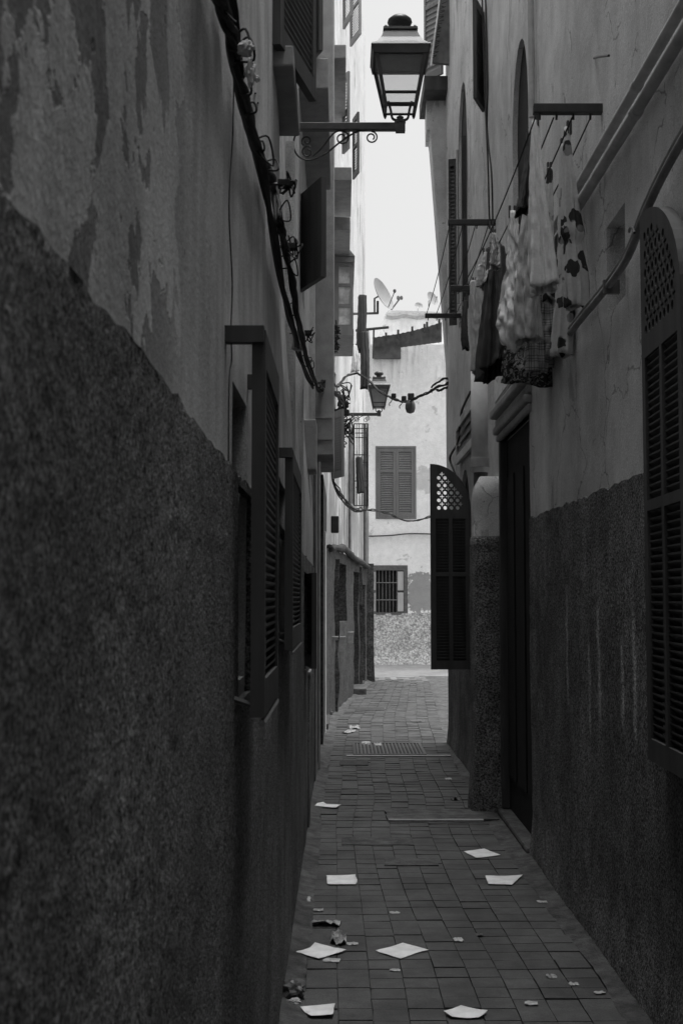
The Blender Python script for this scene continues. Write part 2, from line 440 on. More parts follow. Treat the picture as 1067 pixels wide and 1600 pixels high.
def wall(name, m, parent, p0, p1, outline, holes=(), step=0.15, off=None, depth=0.25, rim=0.0, extra=(), smooth=True, jitter=0.0):
    """Wall skin from p0 towards p1 (plan points); outline and holes in (metres along, height); the side to the left of p0->p1 when
    nrm is +; holes get jambs of the given depth."""
    d = Vector((p1[0] - p0[0], p1[1] - p0[1])).normalized()
    nr = Vector((d.y, -d.x)) if parent is None or parent.get('side', 1) > 0 else Vector((-d.y, d.x))
    off = off or (lambda s, z: 0.008 * nz(s, z, 3.1, 1.3) + 0.004 * nz(s, z, 9.7, 5))
    ol = fine(outline, step)
    if jitter:
        ol = [(s, z + (jitter * (nz(s, 0, 1.7, 9 if jitter > .015 else 26) + 0.8 * nz(s, 0, 5.7, 60)) if z > min(q[1] for q in outline) + 0.05 else 0)) for s, z in ol]
    hl = [fine(h, step) for h in holes]
    smin, smax = min(p[0] for p in ol), max(p[0] for p in ol); zmin, zmax = min(p[1] for p in ol), max(p[1] for p in ol)
    pts = []
    def grid(a, b, c, e, st):
        for i in range(1, int((b - a) / st) + 1):
            for j in range(1, int((e - c) / st) + 1):
                p = (a + i * st + random.uniform(-.2, .2) * st, c + j * st + random.uniform(-.2, .2) * st)
                if inside(p, ol) and not any(inside(p, h) for h in hl): pts.append(p)
    grid(smin, smax, zmin, zmax, step)
    for (a, b, c, e, st) in extra: grid(a, b, c, e, st)
    vs, fs = cdt(ol, hl, pts)
    def W(s, z, t=0.0):
        q = off(s, z) - t
        return Vector((p0[0] + d.x * s + nr.x * q, p0[1] + d.y * s + nr.y * q, z))
    b = MB(); b.add([W(*p) for p in vs], fs)
    for poly, dep in [(h, depth) for h in hl] + ([(ol, rim)] if rim else []):
        k = len(b.v); n = len(poly)
        b.v += [W(*p) for p in poly] + [W(p[0], p[1], dep) for p in poly]
        b.f += [(k + i, k + (i + 1) % n, k + n + (i + 1) % n, k + n + i) for i in range(n)]
    o = b.build(name, m, parent, smooth=False)
    if smooth:
        o.data.polygons.foreach_set('use_smooth', [True] * len(o.data.polygons))
        o.data.set_sharp_from_angle(angle=R(45))
    return o
def cat(pts, n=8):                    # smooth path through points
    pts = [Vector(p) for p in pts]; out = []
    for i in range(len(pts) - 1):
        p0, p1, p2, p3 = pts[max(i - 1, 0)], pts[i], pts[i + 1], pts[min(i + 2, len(pts) - 1)]
        for j in range(n):
            t = j / n
            out.append(0.5 * ((2 * p1) + (p2 - p0) * t + (2 * p0 - 5 * p1 + 4 * p2 - p3) * t * t + (3 * p1 - p0 - 3 * p2 + p3) * t ** 3))
    return out + [pts[-1]]

# ================================================================== THE SETTING
MB().add([(-300, -300, -0.05), (300, -300, -0.05), (300, 500, -0.05), (-300, 500, -0.05)], [(0, 1, 2, 3)]).build('ground', 'earth', kind='structure')
XL = [(-8, -.15), (10, -.15), (12, -.13), (17, -.06), (21, .26), (25, .62), (40, .62)]
XR = [(-8, 1.10), (5.5, 1.09), (7, 1.06), (8.8, 1.04), (10.2, 1.10), (12, 1.08), (14, 1.16), (18, 1.34), (25, 1.7), (40, 1.9)]
PITCHT = 0.137
NC = 9
def xcol(j, y):
    a, b = lerpt(XL, y), lerpt(XR, y)
    t = j / NC
    return a + (b - a) * t - 0.05 * math.sin(math.pi * t) * ss(5.0, 8.0, y) * (1 - ss(9, 11, y)) + 0.006 * math.sin(y * 1.7 + j)
bed = MB()
ys = [-8 + .5 * i for i in range(70)]
bed.add([(x, y, -0.012) for y in ys for x in (-0.6, 2.2)], [(2 * i, 2 * i + 1, 2 * i + 3, 2 * i + 2) for i in range(len(ys) - 1)])
pave = bed.build('pavement', 'mortar', kind='structure')
# paving tiles: the nearest are single pieces, the rest of the alley one part
tile_me = []
for k in range(6):
    rnd = random.Random(k); bm = bmesh.new()
    bmesh.ops.create_cube(bm, size=1.0)
    for v in bm.verts:
        v.co.z = 0.0 if v.co.z > 0 else -1.0
    top = [f for f in bm.faces if f.normal.z > 0.5]
    e = [ed for ed in top[0].edges]
    bmesh.ops.bevel(bm, geom=e, offset=0.03, segments=1, affect='EDGES')
    for v in bm.verts:
        if v.co.z > -0.5: v.co.x += rnd.uniform(-.012, .012); v.co.y += rnd.uniform(-.012, .012)
    me = bpy.data.meshes.new('tile'); bm.to_mesh(me); bm.free(); me.materials.append(M['tile']); tile_me.append(me)
y = 4.42
far_tiles = MB()
row = 0
count = 0
while y < 26.5:
    for j in range(NC):
        if y > 24.6 and random.random() < (y - 24.6) / 2.2: continue
        ph = (0.0, .004, .0, .012, .018, .012, -.012, -.004, .0)[j] + .004 * math.sin(y * .5 + j * .6)
        ya, yb = y + ph, y + ph + PITCHT
        a0, b0, a1, b1 = xcol(j, ya), xcol(j + 1, ya), xcol(j, yb), xcol(j + 1, yb)
        zt = random.gauss(0, 0.0016)
        if y < 8.95:
            o = inst(random.choice(tile_me), 'tile', ((a0 + b0 + a1 + b1) / 4, (ya + yb) / 2, zt), pave)
            o.scale = ((b0 - a0) - 0.0045, PITCHT - 0.0065, 0.02)
            o.rotation_euler = (random.gauss(0, .004), random.gauss(0, .004), -math.atan2((a1 + b1 - a0 - b0) / 2, PITCHT) + random.gauss(0, .006))
            count += 1
        else:
            g = 0.0025; w = [random.gauss(0, .0012) for _ in range(4)]
            q = g * 2.6; t = [(a0 + g, ya + q, zt + w[0]), (b0 - g, ya + q, zt + w[1]), (b1 - g, yb - q, zt + w[2]), (a1 + g, yb - q, zt + w[3])]
            far_tiles.add([(p[0], p[1], -.015) for p in t] + t, [(4, 5, 6, 7), (0, 1, 5, 4), (1, 2, 6, 5), (2, 3, 7, 6), (3, 0, 4, 7)])
    y += PITCHT; row += 1
far_tiles.build('tile', 'tile_far', pave, kind='stuff')
# cement runs along both walls
for side, fx in (('l', lambda y: (lerpt([(-8, -.30), (10.9, -.30), (12.4, -.26), (13.5, -.35), (17.3, -.22), (21.3, .1), (25, .5), (26.5, .6)], y), lerpt(XL, y) - .004)),
                 ('r', lambda y: (lerpt(XR, y) + .004, lerpt([(-8, 1.32), (12, 1.32), (14.3, 1.34), (15, 3.0), (26.5, 3.0)], y)))):
    b = MB(); st = 0.07; n = int((26.5 - 3.5) / st); K = 7
    for i in range(n + 1):
        yy = 3.5 + i * st; x0, x1 = fx(yy)
        rg = .012 + .022 * nz(yy, 0, 3, 2.2) + .014 * nz(yy, 5, 1, 9)
        if side == 'l': x1 += rg
        else: x0 -= rg
        for k in range(K):
            t = k / (K - 1); x = x0 + (x1 - x0) * t
            up = (1 - t) if side == 'l' else t
            if side == 'r' and yy > 14.2: up = 0
            z = 0.004 + 0.055 * up ** 2.2 + 0.010 * nz(x, yy, 0, 7) * (0.3 + up) + 0.006 * nz(x, yy, 4, 22)
            b.v.append(Vector((x, yy, z - (0.003 if (k == (K - 1 if side == 'l' else 0)) else 0))))
    for i in range(n):
        for k in range(K - 1):
            a = i * K + k; b.f.append((a, a + 1, a + K + 1, a + K))
    b.build('cement_edge', 'cement', pave, smooth=True)
def patch(x0, x1, y0, y1, z, m, name='concrete_patch'):
    pl = fine(rect(x0, x1, y0, y1), 0.08)
    pl = [(a + 0.012 * nz(a, b_, 2, 14), b_ + 0.012 * nz(a, b_, 8, 14)) for a, b_ in pl]
    MB().plate(lambda u, v, t: Vector((u, v, t)), pl, [], -0.03, z).build(name, m, pave)
patch(.33, 1.13, 9.32, 9.78, 0.016, 'cement')
patch(.33, 1.02, 9.27, 9.32, 0.018, 'cement_pale', 'step_edge')
patch(0.0, .47, 8.42, 8.68, 0.006, 'cement')
patch(.26, .58, 7.78, 7.98, 0.006, 'cement')
patch(-.02, .26, 12.4, 12.75, 0.006, 'mortar')
patch(0.05, 1.1, 13.05, 13.14, 0.012, 'cement_pale', 'step_edge')
patch(.2, .62, 18.4, 18.9, 0.006, 'mortar')
# the cross lane at the far end
b = MB(); nx = 40
for i in range(nx + 1):
    for j in range(21):
        x = -8 + 20 * i / nx; yy = 24.4 + 6.3 * j / 20
        b.v.append(Vector((x, yy, -0.009 + .010 * ss(24.8, 26.8, yy) + 0.006 * nz(x, yy, 1, 1.5) + 0.03 * ss(29.6, 30.6, yy))))
b.f = [(i * 21 + j, (i + 1) * 21 + j, (i + 1) * 21 + j + 1, i * 21 + j + 1) for i in range(nx) for j in range(20)]
b.build('lane', 'lane', kind='structure', smooth=True)

# ================================================================== SHUTTERS
def leaf(parent, name, T, w, h, cols=2, pitch=0.027, m='wood_black', th=0.035, stile=0.05, rails=(0.0, 1.0), single=True, arched=False, lattice_h=0.0, label=None, slat_m=None, flip=1, cl=1.1):
    """Louvred shutter leaf in the (u, v) plane of T; returns the part. Arched leaves rise towards u = 0."""
    rh = 0.08
    top = h - lattice_h
    mid = 0.035
    cw = (w - 2 * stile - (cols - 1) * mid) / cols
    panels = []
    cuts = [0.09 if i == 0 else None for i in range(1)]
    levels = [rh] + [top * r for r in rails if 0 < r < 1] + [top - (rh if not arched else 0.07)]
    for i in range(len(levels) - 1):
        v0 = levels[i] + (0.02 if i else 0); v1 = levels[i + 1] - (0.02 if i < len(levels) - 2 else 0)
        for c in range(cols):
            u0 = stile + c * (cw + mid)
            panels.append((u0, u0 + cw, v0, v1))
    holes = [rect(*p) for p in panels]
    if arched:
        ah = h - top - 0.07 + 0.28
        base = h - 0.42
        outline = [(0, 0), (w, 0), (w, base)] + [(w * math.cos(q), base + 0.42 * math.sin(q)) for q in [math.pi / 2 * i / 14 for i in range(1, 15)]]
        def ok(u, v, r):
            if u - r < stile * 0.9 or v - r < top - 0.005: return False
            rr = math.hypot(u / (w - stile * .95), max(0, v - base) / (0.42 - stile)) if v > base else u / (w - stile)
            return rr + r / w < 1.0
        su, sv = 0.058, 0.07
        for i in range(8):
            for k in range(7):
                u = stile + 0.03 + i * su; v = top + 0.03 + k * sv
                if ok(u, v, 0.02): holes.append([(u + 0.0185 * math.cos(q), v + 0.0185 * math.sin(q)) for q in [2 * math.pi * a / 10 for a in range(10)]])
                u2, v2 = u + su / 2, v + sv / 2
                if ok(u2, v2, 0.021):
                    a, c = 0.005, 0.021
                    holes.append([(u2 + p * 1.0, v2 + q) for p, q in ((-a, -c), (a, -c), (a, -a), (c, -a), (c, a), (a, a), (a, c), (-a, c), (-a, a), (-c, a), (-c, -a), (-a, -a))])
    else:
        outline = rect(0, w, 0, h)
    fr = MB().plate(T, outline, holes, -th / 2, th / 2).build(name, m, parent, label=label)
    # slats
    o0 = T(0, 0, 0)
    proto = {}
    joined = MB()
    for (u0, u1, v0, v1) in panels:
        k = int((v1 - v0) / pitch)
        for i in range(k):
            v = v0 + (i + 0.5) * (v1 - v0) / k
            hw = pitch * 0.52; ht = th * 0.30 * flip; tt = 0.003
            pts = [(-hw * .8, -ht), (hw * .8, ht)]
            vs = []
            for uu in (u0 - .004, u1 + .004):
                for (dv, dt) in ((-hw * cl - tt, ht), (-hw * cl + tt, ht), (hw * cl + tt, -ht), (hw * cl - tt, -ht)):
                    vs.append((uu, dv, dt))
            fs = [(0, 1, 2, 3), (7, 6, 5, 4), (0, 4, 5, 1), (1, 5, 6, 2), (2, 6, 7, 3), (3, 7, 4, 0)]
            if single:
                key = (round(u0, 4), round(u1, 4))
                base = T(0, 0, 0)
                if key not in proto:
                    me = bpy.data.meshes.new('slat')
                    me.from_pydata([T(*q) - base for q in vs], [], fs)
                    me.materials.append(M[slat_m or m]); proto[key] = me
                inst(proto[key], 'slat', T(0, v, 0), fr)
            else:
                joined.add([T(a, v + dv, dt) for a, dv, dt in vs], fs)
    if not single and joined.v:
        joined.build('slat', slat_m or m, fr, kind='stuff')
    return fr
def frameT(o, du, dn):               # local (u along du, v up, t along dn) -> world
    o = Vector(o); du = Vector(du).normalized(); dn = Vector(dn).normalized()
    return lambda u, v, t: o + du * u + Vector((0, 0, v)) + dn * t

# ================================================================== HOUSE WITH DARK ROUGHCAST (near left)
hA = empty('roughcast_house', (-2.5, 3, 0), 'near house with flaking plaster, a dark roughcast lower wall and projecting louvred shutters', 'house')
hA['side'] = 1
LX = -0.25
def offA(s, z):
    yy = s - 8
    return -0.055 * ss(4.8, 6.5, yy) * ss(2.2, 3.2, z) + 0.007 * nz(yy, z, 3.1, 1.6) + 0.003 * nz(yy, z, 9.7, 6)
holesA = [rect(2.92 + 8, 3.32 + 8, 1.40, 2.10), rect(4.9 + 8, 5.7 + 8, 1.45, 2.08), rect(8.05 + 8, 8.55 + 8, 1.15, 1.75), rect(9.55 + 8, 10.3 + 8, 3.95, 4.65), rect(4.62 + 8, 5.2 + 8, 3.64, 4.9)]
wall('wall', 'plaster_grey', hA, (LX, -8), (LX, 12), rect(0, 20.2, 0, 8.6), holesA, 0.16, offA, 0.2)
def offAd(s, z):
    yy = s - 8
    a = 0.016 + 0.004 * nz(yy, z, 3.1, 1.6)
    if yy < 4.2: a += 0.002 * nz(yy, z, 5, 30) + 0.0015 * nz(yy, z, 8, 70)
    else: a += 0.006 * nz(yy, z, 5, 20)
    return a * (1.0 - 0.5 * ss(11.4, 12, yy))
wall('dado', 'roughcast_dark', hA, (LX, -8), (LX, 12), [(0, 0), (20.1, 0), (20.1, 1.86), (13.72, 1.88), (0, 1.895)],
     [rect(2.90 + 8, 3.34 + 8, 1.36, 1.86), rect(4.88 + 8, 5.72 + 8, 1.42, 1.85), rect(8.03 + 8, 8.57 + 8, 1.13, 1.77)], 0.055, offAd, 0.02, rim=0.03,
     extra=[(8.62, 10.9, 0.55, 1.90, 0.013), (10.9, 12.2, 0.3, 1.88, 0.022)], jitter=0.012)
for a, b_, z0, z1 in ((2.88, 3.36, 1.36, 2.14), (4.86, 5.74, 1.41, 2.12), (8.0, 8.6, 1.1, 1.8), (9.5, 10.35, 3.9, 4.7), (4.58, 5.24, 3.6, 4.95)):
    MB().box(LX - 0.26, LX - 0.21, a, b_, z0, z1).build('window', 'void', hA)
MB().box(-7, LX - 0.28, -8, 12.1, 0, 8.55).build('house_core', 'jetty', hA)
MB().box(-0.5, LX - 0.004, 12.2, 12.25, 0, 8.55).build('end_wall', 'plaster_grey', hA)
# projecting louvred shutters on stand-off frames
for (ya, yb, z0, z1, xs, lab) in ((2.76, 3.36, 1.345, 2.185, -0.180, 'nearer louvred shutter held off the wall by a top bar'),
                                  (4.76, 5.80, 1.41, 2.155, -0.196, 'farther louvred shutter held off the wall by a top bar')):
    T = frameT((xs, ya, z0), (0, 1, 0), (1, 0, 0))
    sh = leaf(hA, 'shutter', T, yb - ya, z1 - z0, 1, 0.019, 'wood_dark', 0.03, 0.035, (0, 1), True, label=lab, flip=-1, cl=.8)
    MB().box(LX - .02, xs + .012, ya - 0.02, ya + 0.012, z1 - 0.03, z1 + 0.006).build('stay_bar', 'wood_dark', sh)
    MB().box(LX - .02, xs + .012, yb - 0.012, yb + 0.02, z1 - 0.03, z1 + 0.006).build('stay_bar', 'wood_dark', sh)
    MB().tube([(LX - .02, ya + .03, z0 + .05), (xs, ya + .03, z0 + .02)], 0.007).tube([(xs + .01, ya, z0 - .012), (xs + .01, yb, z0 - .012)], 0.008).build('bottom_rail', 'iron_grey', sh)
# narrow window beyond with its dark leaf ajar
leaf(hA, 'shutter', frameT((LX + .02, 8.5, 1.16), (0.06, -.45, 0), (1, .13, 0)), 0.45, 0.6, 1, 0.03, 'wood_black', 0.03, 0.05, (0, 1), False, label='small black shutter leaf ajar at the narrow window')
# upper windows: sill slab, louvred leaf swung out, plain black leaf swung towards us
MB().box(LX - .1, -0.176, 4.56, 5.28, 3.545, 3.625).build('sill', 'soffit', hA, bevel=0.008)
leaf(hA, 'shutter', frameT((LX + .015, 4.5, 3.60), (0.11, 0.5, 0), (1, -.21, 0)), 0.55, 1.35, 1, 0.03, 'wood_black', 0.03, 0.05, (0, .5, 1), True, flip=-1, label='tall dark louvred leaf swung out above the cement sill')
MB().box(-.6, -0.095, 9.0, 11.3, 5.27, 5.50).build('sill', 'soffit', hA, bevel=0.01)
leaf(hA, 'shutter', frameT((LX - .06, 9.35, 5.52), (0.16, -0.42, 0), (-.9, -.4, 0)), 0.46, 1.4, 1, 0.03, 'wood_black', 0.03, 0.05, (0, .5, 1), False, flip=-1)
T = frameT((-0.315, 9.5, 3.90), (0.186, -0.47, 0), (-0.9, -.37, 0))
bl = MB().plate(T, rect(0, .51, 0, .73), [], -.02, .02)
bl = bl.build('shutter', 'wood_black', hA, label='plain black leaf swung open below the street lantern')
MB().plate(T, rect(.03, .48, .03, .34), [], -.028, -.021).build('panel', 'wood_black', bl)
MB().plate(T, rect(.03, .48, .38, .70), [], -.028, -.021).build('panel', 'wood_black', bl)
# lamp pier, shallow pilasters further along
MB().box(-0.5, -0.258, 6.84, 7.15, 2.3, 4.10).build('pilaster', 'plaster_grey', hA, bevel=0.006)
MB().box(-0.5, -0.238, 7.9, 8.0, 0.0, 3.1).build('pilaster', 'plaster_grey', hA, bevel=0.006)
MB().box(-0.5, -0.222, 11.3, 11.9, 0.0, 2.86).build('pilaster', 'jetty', hA, bevel=0.006)
MB().box(-0.5, -0.205, 10.3, 10.75, 2.64, 3.05).build('corbel', 'jetty', hA, bevel=0.01)

# utility cabinet low on the wall
cab = empty('meter_cabinet', (-0.23, 9.1, 0), 'narrow cement meter cabinet standing against the dark wall past the second shutter', 'cabinet')
MB().box(-0.36, -0.222, 8.95, 9.3, 0.0, 1.06).build('body', 'roughcast_dark', cab, bevel=0.006)
MB().box(-0.36, -0.214, 8.94, 9.31, 1.062, 1.09).build('lid', 'cement_pale', cab, bevel=0.006)  # paler lid: the lit top face is put into its colour
# thin conduit at the corner
tag(MB().tube([(-.205, 11.95, 0.02), (-.207, 11.95, 2.0), (-.205, 11.95, 2.88)], 0.010, 8).build('conduit', 'pipe'), 'thin pale conduit rising up the corner under the overhanging storey', 'pipe')
tag(MB().tube([(-.235, 11.2, 0.02), (-.236, 11.2, 2.7)], 0.012, 8).build('conduit', 'pipe_dark'), 'grimy conduit on the dark wall just before the corner', 'pipe')

# ================================================================== HOUSE WITH OVERHANGING STOREY
hB = empty('jettied_house', (-1.2, 12.4, 0), 'house with a smooth grey upper storey overhanging the alley behind the near street lantern', 'house')
MB().box(-4, -0.078, 12.3, 14.0, 2.98, 9.5).build('upper_storey', 'jetty', hB, bevel=0.012)
MB().box(-4, -0.225, 12.26, 14.0, 0, 2.975).build('lower_wall', 'roughcast_mid', hB)
MB().box(-4, -0.20, 14.01, 17.2, 0, 2.96).build('lower_wall', 'roughcast_mid', hB)
MB().box(-4, -0.185, 15.2, 15.7, 0, 2.4).build('pilaster', 'plaster_grey', hB, bevel=.01)
MB().box(-.42, -0.09, 12.285, 12.298, 3.13, 3.145).build('string_course', 'jetty', hB)
MB().box(-.42, -0.09, 12.285, 12.298, 3.34, 3.355).build('string_course', 'jetty', hB)
# ================================================================== TALL WHITEWASHED HOUSE (beyond, left)
hC = empty('whitewashed_house', (-1.5, 19, 0), 'tall stained white house past the overhang with an enclosed glazed balcony and grey roughcast base', 'house')
C0, C1 = (-0.50, 13.9), (0.47, 25.05)
dC = Vector((C1[0] - C0[0], C1[1] - C0[1])).normalized(); LC = math.hypot(C1[0] - C0[0], C1[1] - C0[1])
def xC(y): return C0[0] + (C1[0] - C0[0]) * (y - C0[1]) / (C1[1] - C0[1])
def sC(y): return (y - C0[1]) / dC.y
hC['side'] = 1
holesC = [rect(sC(18.5), sC(20.0), 1.25, 2.12), rect(sC(21.4), sC(22.5), 0.06, 2.05), rect(sC(23.2), sC(24.2), 0.06, 1.85), rect(sC(14.6), sC(15.3), 0.05, 2.0),
          rect(sC(18.0), sC(18.7), 3.6, 4.9), rect(sC(21.2), sC(22.2), 3.2, 4.5)]
wall('wall', 'white_stained', hC, C0, C1, rect(0, LC, 2.2, 13.0), [h for h in holesC if h[0][1] > 2.2], 0.3, None, 0.2)
def offCd(s, z): return 0.05 + 0.025 * nz(s, z, 3, 1.6) + 0.015 * nz(s, z, 6, 7)
wall('dado', 'roughcast_mid', hC, C0, C1, rect(0, LC, 0, 2.27), [h for h in holesC if h[0][1] < 2.2], 0.1, offCd, 0.25, rim=0.12, jitter=0.05)
for h in holesC:
    (a, z0), (b_, _), (_, z1) = h[0], h[1], h[2]
    q = lambda s, n: (C0[0] + dC.x * s + dC.y * n, C0[1] + dC.y * s - dC.x * n)
    p = [q(a - .05, -.18), q(b_ + .05, -.18), q(b_ + .05, -.26), q(a - .05, -.26)]
    MB().add([(x, y_, z) for z in (z0 - .03, z1 + .03) for x, y_ in p], [(3, 2, 1, 0), (4, 5, 6, 7), (0, 1, 5, 4), (1, 2, 6, 5), (2, 3, 7, 6), (3, 0, 4, 7)]).build('door' if z0 < 0.2 else 'window', 'wood_black' if z0 < 0.2 else 'void', hC)
MB().add([(x, y_, z) for z in (0, 12.9) for x, y_ in ((C0[0] - .3, C0[1]), (C1[0] - .3, C1[1] - .05), (-6, 25), (-6, 13.9))],
         [(3, 2, 1, 0), (4, 5, 6, 7), (0, 1, 5, 4), (1, 2, 6, 5), (2, 3, 7, 6), (3, 0, 4, 7)]).build('house_core', 'white_stained', hC)
MB().box(-6, C1[0] - .0, 25.055, 25.1, 0, 12.95).build('end_wall', 'white_stained', hC)
# corner pier at the end, rough below and whitewashed above
cp = MB(); K = 12
b = MB()
for i in range(23):
    z = 2.27 * i / 22; r0 = 0.02 * (1 - ss(0, .4, z))
    for (x, y_) in ((.40, 24.72), (.62 + r0, 24.72 - r0), (.64 + r0, 25.3), (.40, 25.3)):
        b.v.append(Vector((x + .012 * nz(x, y_, z, 8), y_ + .012 * nz(x, y_, z + 3, 8), z)))
b.f = [(i * 4 + j, i * 4 + (j + 1) % 4, i * 4 + 4 + (j + 1) % 4, i * 4 + 4 + j) for i in range(22) for j in range(4)] + [(88, 89, 90, 91)]
b.build('pier', 'roughcast_mid', hC)
MB().box(.40, .53, 24.8, 25.3, 2.275, 5.0).build('pier', 'white_stained', hC, bevel=0.01)
# enclosed balcony: glazed side facing us
ob = MB().box(-0.3, 0.155, 16.0, 17.4, 4.92, 5.0).build('enclosed_balcony', 'wood_grey', hC)
MB().box(-0.3, 0.165, 15.98, 17.42, 5.86, 5.93).build('lintel', 'wood_grey', ob)
rf = MB().add([(-.35, 15.97, 6.12), (0.02, 15.97, 6.12), (0.17, 15.97, 5.935), (-.35, 15.97, 5.935), (-.35, 17.43, 6.12), (0.02, 17.43, 6.12), (0.17, 17.43, 5.935), (-.35, 17.43, 5.935)],
         [(0, 1, 2, 3), (7, 6, 5, 4), (0, 4, 5, 1), (1, 5, 6, 2), (2, 6, 7, 3), (3, 7, 4, 0)]).build('roof', 'wood_grey', ob)
fr = frameT((-0.09, 16.02, 5.0), (1, 0, 0), (0, -1, 0))
hol = [rect(.055, .20, .06 + k * .265, .06 + k * .265 + .225) for k in range(3)]
MB().plate(fr, rect(0, .24, 0, .86), hol, -.02, .02).build('sash', 'wood_grey', ob)
for k in range(3):
    MB().plate(fr, rect(.05, .205, .055 + k * .265, .29 + k * .265), [], -.012, -.006).build('pane', 'window_glass', ob)
MB().box(.10, .15, 16.05, 17.38, 5.0, 5.86).build('side_panel', 'wood_grey', ob)
# sill slabs of the windows above, their dark soffits towards us
for (xr, ya, yb, dz) in ((538, 13.5, 15.4, .4325), (547, 14.2, 15.6, .3325), (545, 14.9, 16.0, .2925)):
    z = CAMZ + dz * ya
    xx = (xr - 533.5) / F * ya
    MB().box(-.45, xx + .02, ya, yb, z, z + .16).build('sill', 'soffit', hC, bevel=0.012)
# shutters high up
for (px0, py0, px1, y0, y1, h, m_) in ((537, 45, 550, 15.9, 15.5, .9, 'wood_grey'), (548, 72, 563, 17.4, 17.0, 1.0, 'wood_grey'), (536, 240, 545, 15.2, 15.0, .95, 'wood_grey'), (552, 280, 560, 18.3, 18.0, .9, 'wood_dark')):
    a = PY(px0, py0, y0); c = PY(px1, py0, y1)
    du = Vector((c.x - a.x, c.y - a.y, 0))
    leaf(hC, 'shutter', frameT(a, du, (du.y, -du.x, 0)), du.length, h, 1, 0.035, m_, 0.03, 0.035, (0, .5, 1), False)
# louvred leaf half open near the second lantern
a = PY(521, 748, 15.6); c = PY(536, 748, 15.3); du = Vector((c.x - a.x, c.y - a.y, 0))
leaf(hC, 'shutter', frameT(a, du, (du.y, -du.x, 0)), du.length, .82, 1, 0.03, 'wood_grey', 0.03, 0.025, (0, 1), False, flip=-1, cl=.8, label='grey louvred leaf half open below the second lantern')
MB().box(-.32, -.155, 17.5, 17.7, 1.18, 2.0).build('slab', 'cement', hC, bevel=.02)
MB().box(-.32, -.165, 17.6, 17.75, 0.06, 1.175).build('door_jamb', 'wood_dark', hC, bevel=.01)
MB().box(-.34, -.12, 17.45, 18.1, 0.0, .07).build('doorstep', 'cement', hC, bevel=.02)
for (yy, w_, t_, z1_) in ((18.15, .12, .10, 2.15), (22.85, .12, .09, 2.15)):
    b = MB(); nz_ = 16
    for i in range(nz_ + 1):
        z = z1_ * i / nz_
        for (dy, dx) in ((-w_, -.05), (-w_, t_), (w_, t_), (w_, -.05)):
            b.v.append(Vector((xC(yy) + dx + (.03 * nz(yy, dy, z, 3) if dx > 0 else 0), yy + dy + .03 * nz(yy, dx, z, 4), z)))
    b.f = [(i * 4 + j, i * 4 + (j + 1) % 4, i * 4 + 4 + (j + 1) % 4, i * 4 + 4 + j) for i in range(nz_) for j in range(4)] + [(0, 1, 2, 3), tuple(nz_ * 4 + j for j in range(4))]
    b.build('pilaster', 'roughcast_mid', hC)
# rough ledge over the base, doorstep, meter boxes
led = cat([(xC(17) + .07, 17, 2.27), (xC(19) + .10, 19, 2.33), (xC(21) + .09, 21, 2.26), (xC(22.6) + .12, 22.6, 2.22), (xC(24.6) + .08, 24.6, 2.20)], 6)
MB().tube([p + Vector((0, 0, .02 * nz(p.y, 0, 0, 3))) for p in led], [0.05 + .03 * nz(p.y, 2, 0, 4) for p in led], 8).build('ledge', 'roughcast_mid', hC, smooth=True)
MB().box(xC(21.9), xC(21.9) + .22, 21.4, 22.5, 0.0, .10).build('doorstep', 'cement', hC, bevel=0.01)
MB().box(xC(16) - .1, xC(16) + .16, 15.6, 16.9, 0.0, .09).build('doorstep', 'cement', hC, bevel=0.01)
for (yy, z0, z1, lab) in ((17.6, 1.03, 1.06, 'pale small meter box on the rough base, nearest of its row'), (18.8, .82, 1.02, 'pale tall meter box in the middle of its row on the rough base'), (20.3, .9, 1.05, 'pale meter box farthest of its row on the rough base')):
    e = empty('meter_box', (xC(yy) + .09, yy, z0), lab, 'meter box', 'meter boxes on the rough base')
    MB().box(xC(yy) + .03, xC(yy) + .13, yy - .06, yy + .06, z0, z1 + .0).build('body', 'cement_pale', e)
    MB().box(xC(yy) + .03, xC(yy) + .138, yy - .068, yy + .068, z1 + .001, z1 + .02).build('lid', 'white_stained', e)
for (yy, r_, z0, z1, lab) in ((20.6, .022, 2.3, 4.4, 'short thin pipe on the stained white house beside the iron window cage'), (24.1, .03, 2.2, 4.9, 'dark downpipe at the far corner of the stained white house')):
    tag(MB().tube([(xC(yy) + .05, yy, z0), (xC(yy) + .05, yy, (z0 + z1) / 2), (xC(yy) + .05, yy, z1)], r_, 8).build('downpipe', 'pipe_dark'), lab, 'pipe')
# black junction box
jb = empty('junction_box', PY(523, 832, 16.8), 'black junction box fixed to the white wall under the cables', 'junction box')
a = PY(517, 832, 16.8); c = PY(529.5, 806, 16.8)
MB().box(a.x, c.x, 16.8, 17.0, a.z, c.z).build('body', 'iron', jb, bevel=0.015)
MB().box(a.x + .012, c.x - .012, 16.79, 16.799, a.z + .015, c.z - .015).build('lid', 'iron', jb)
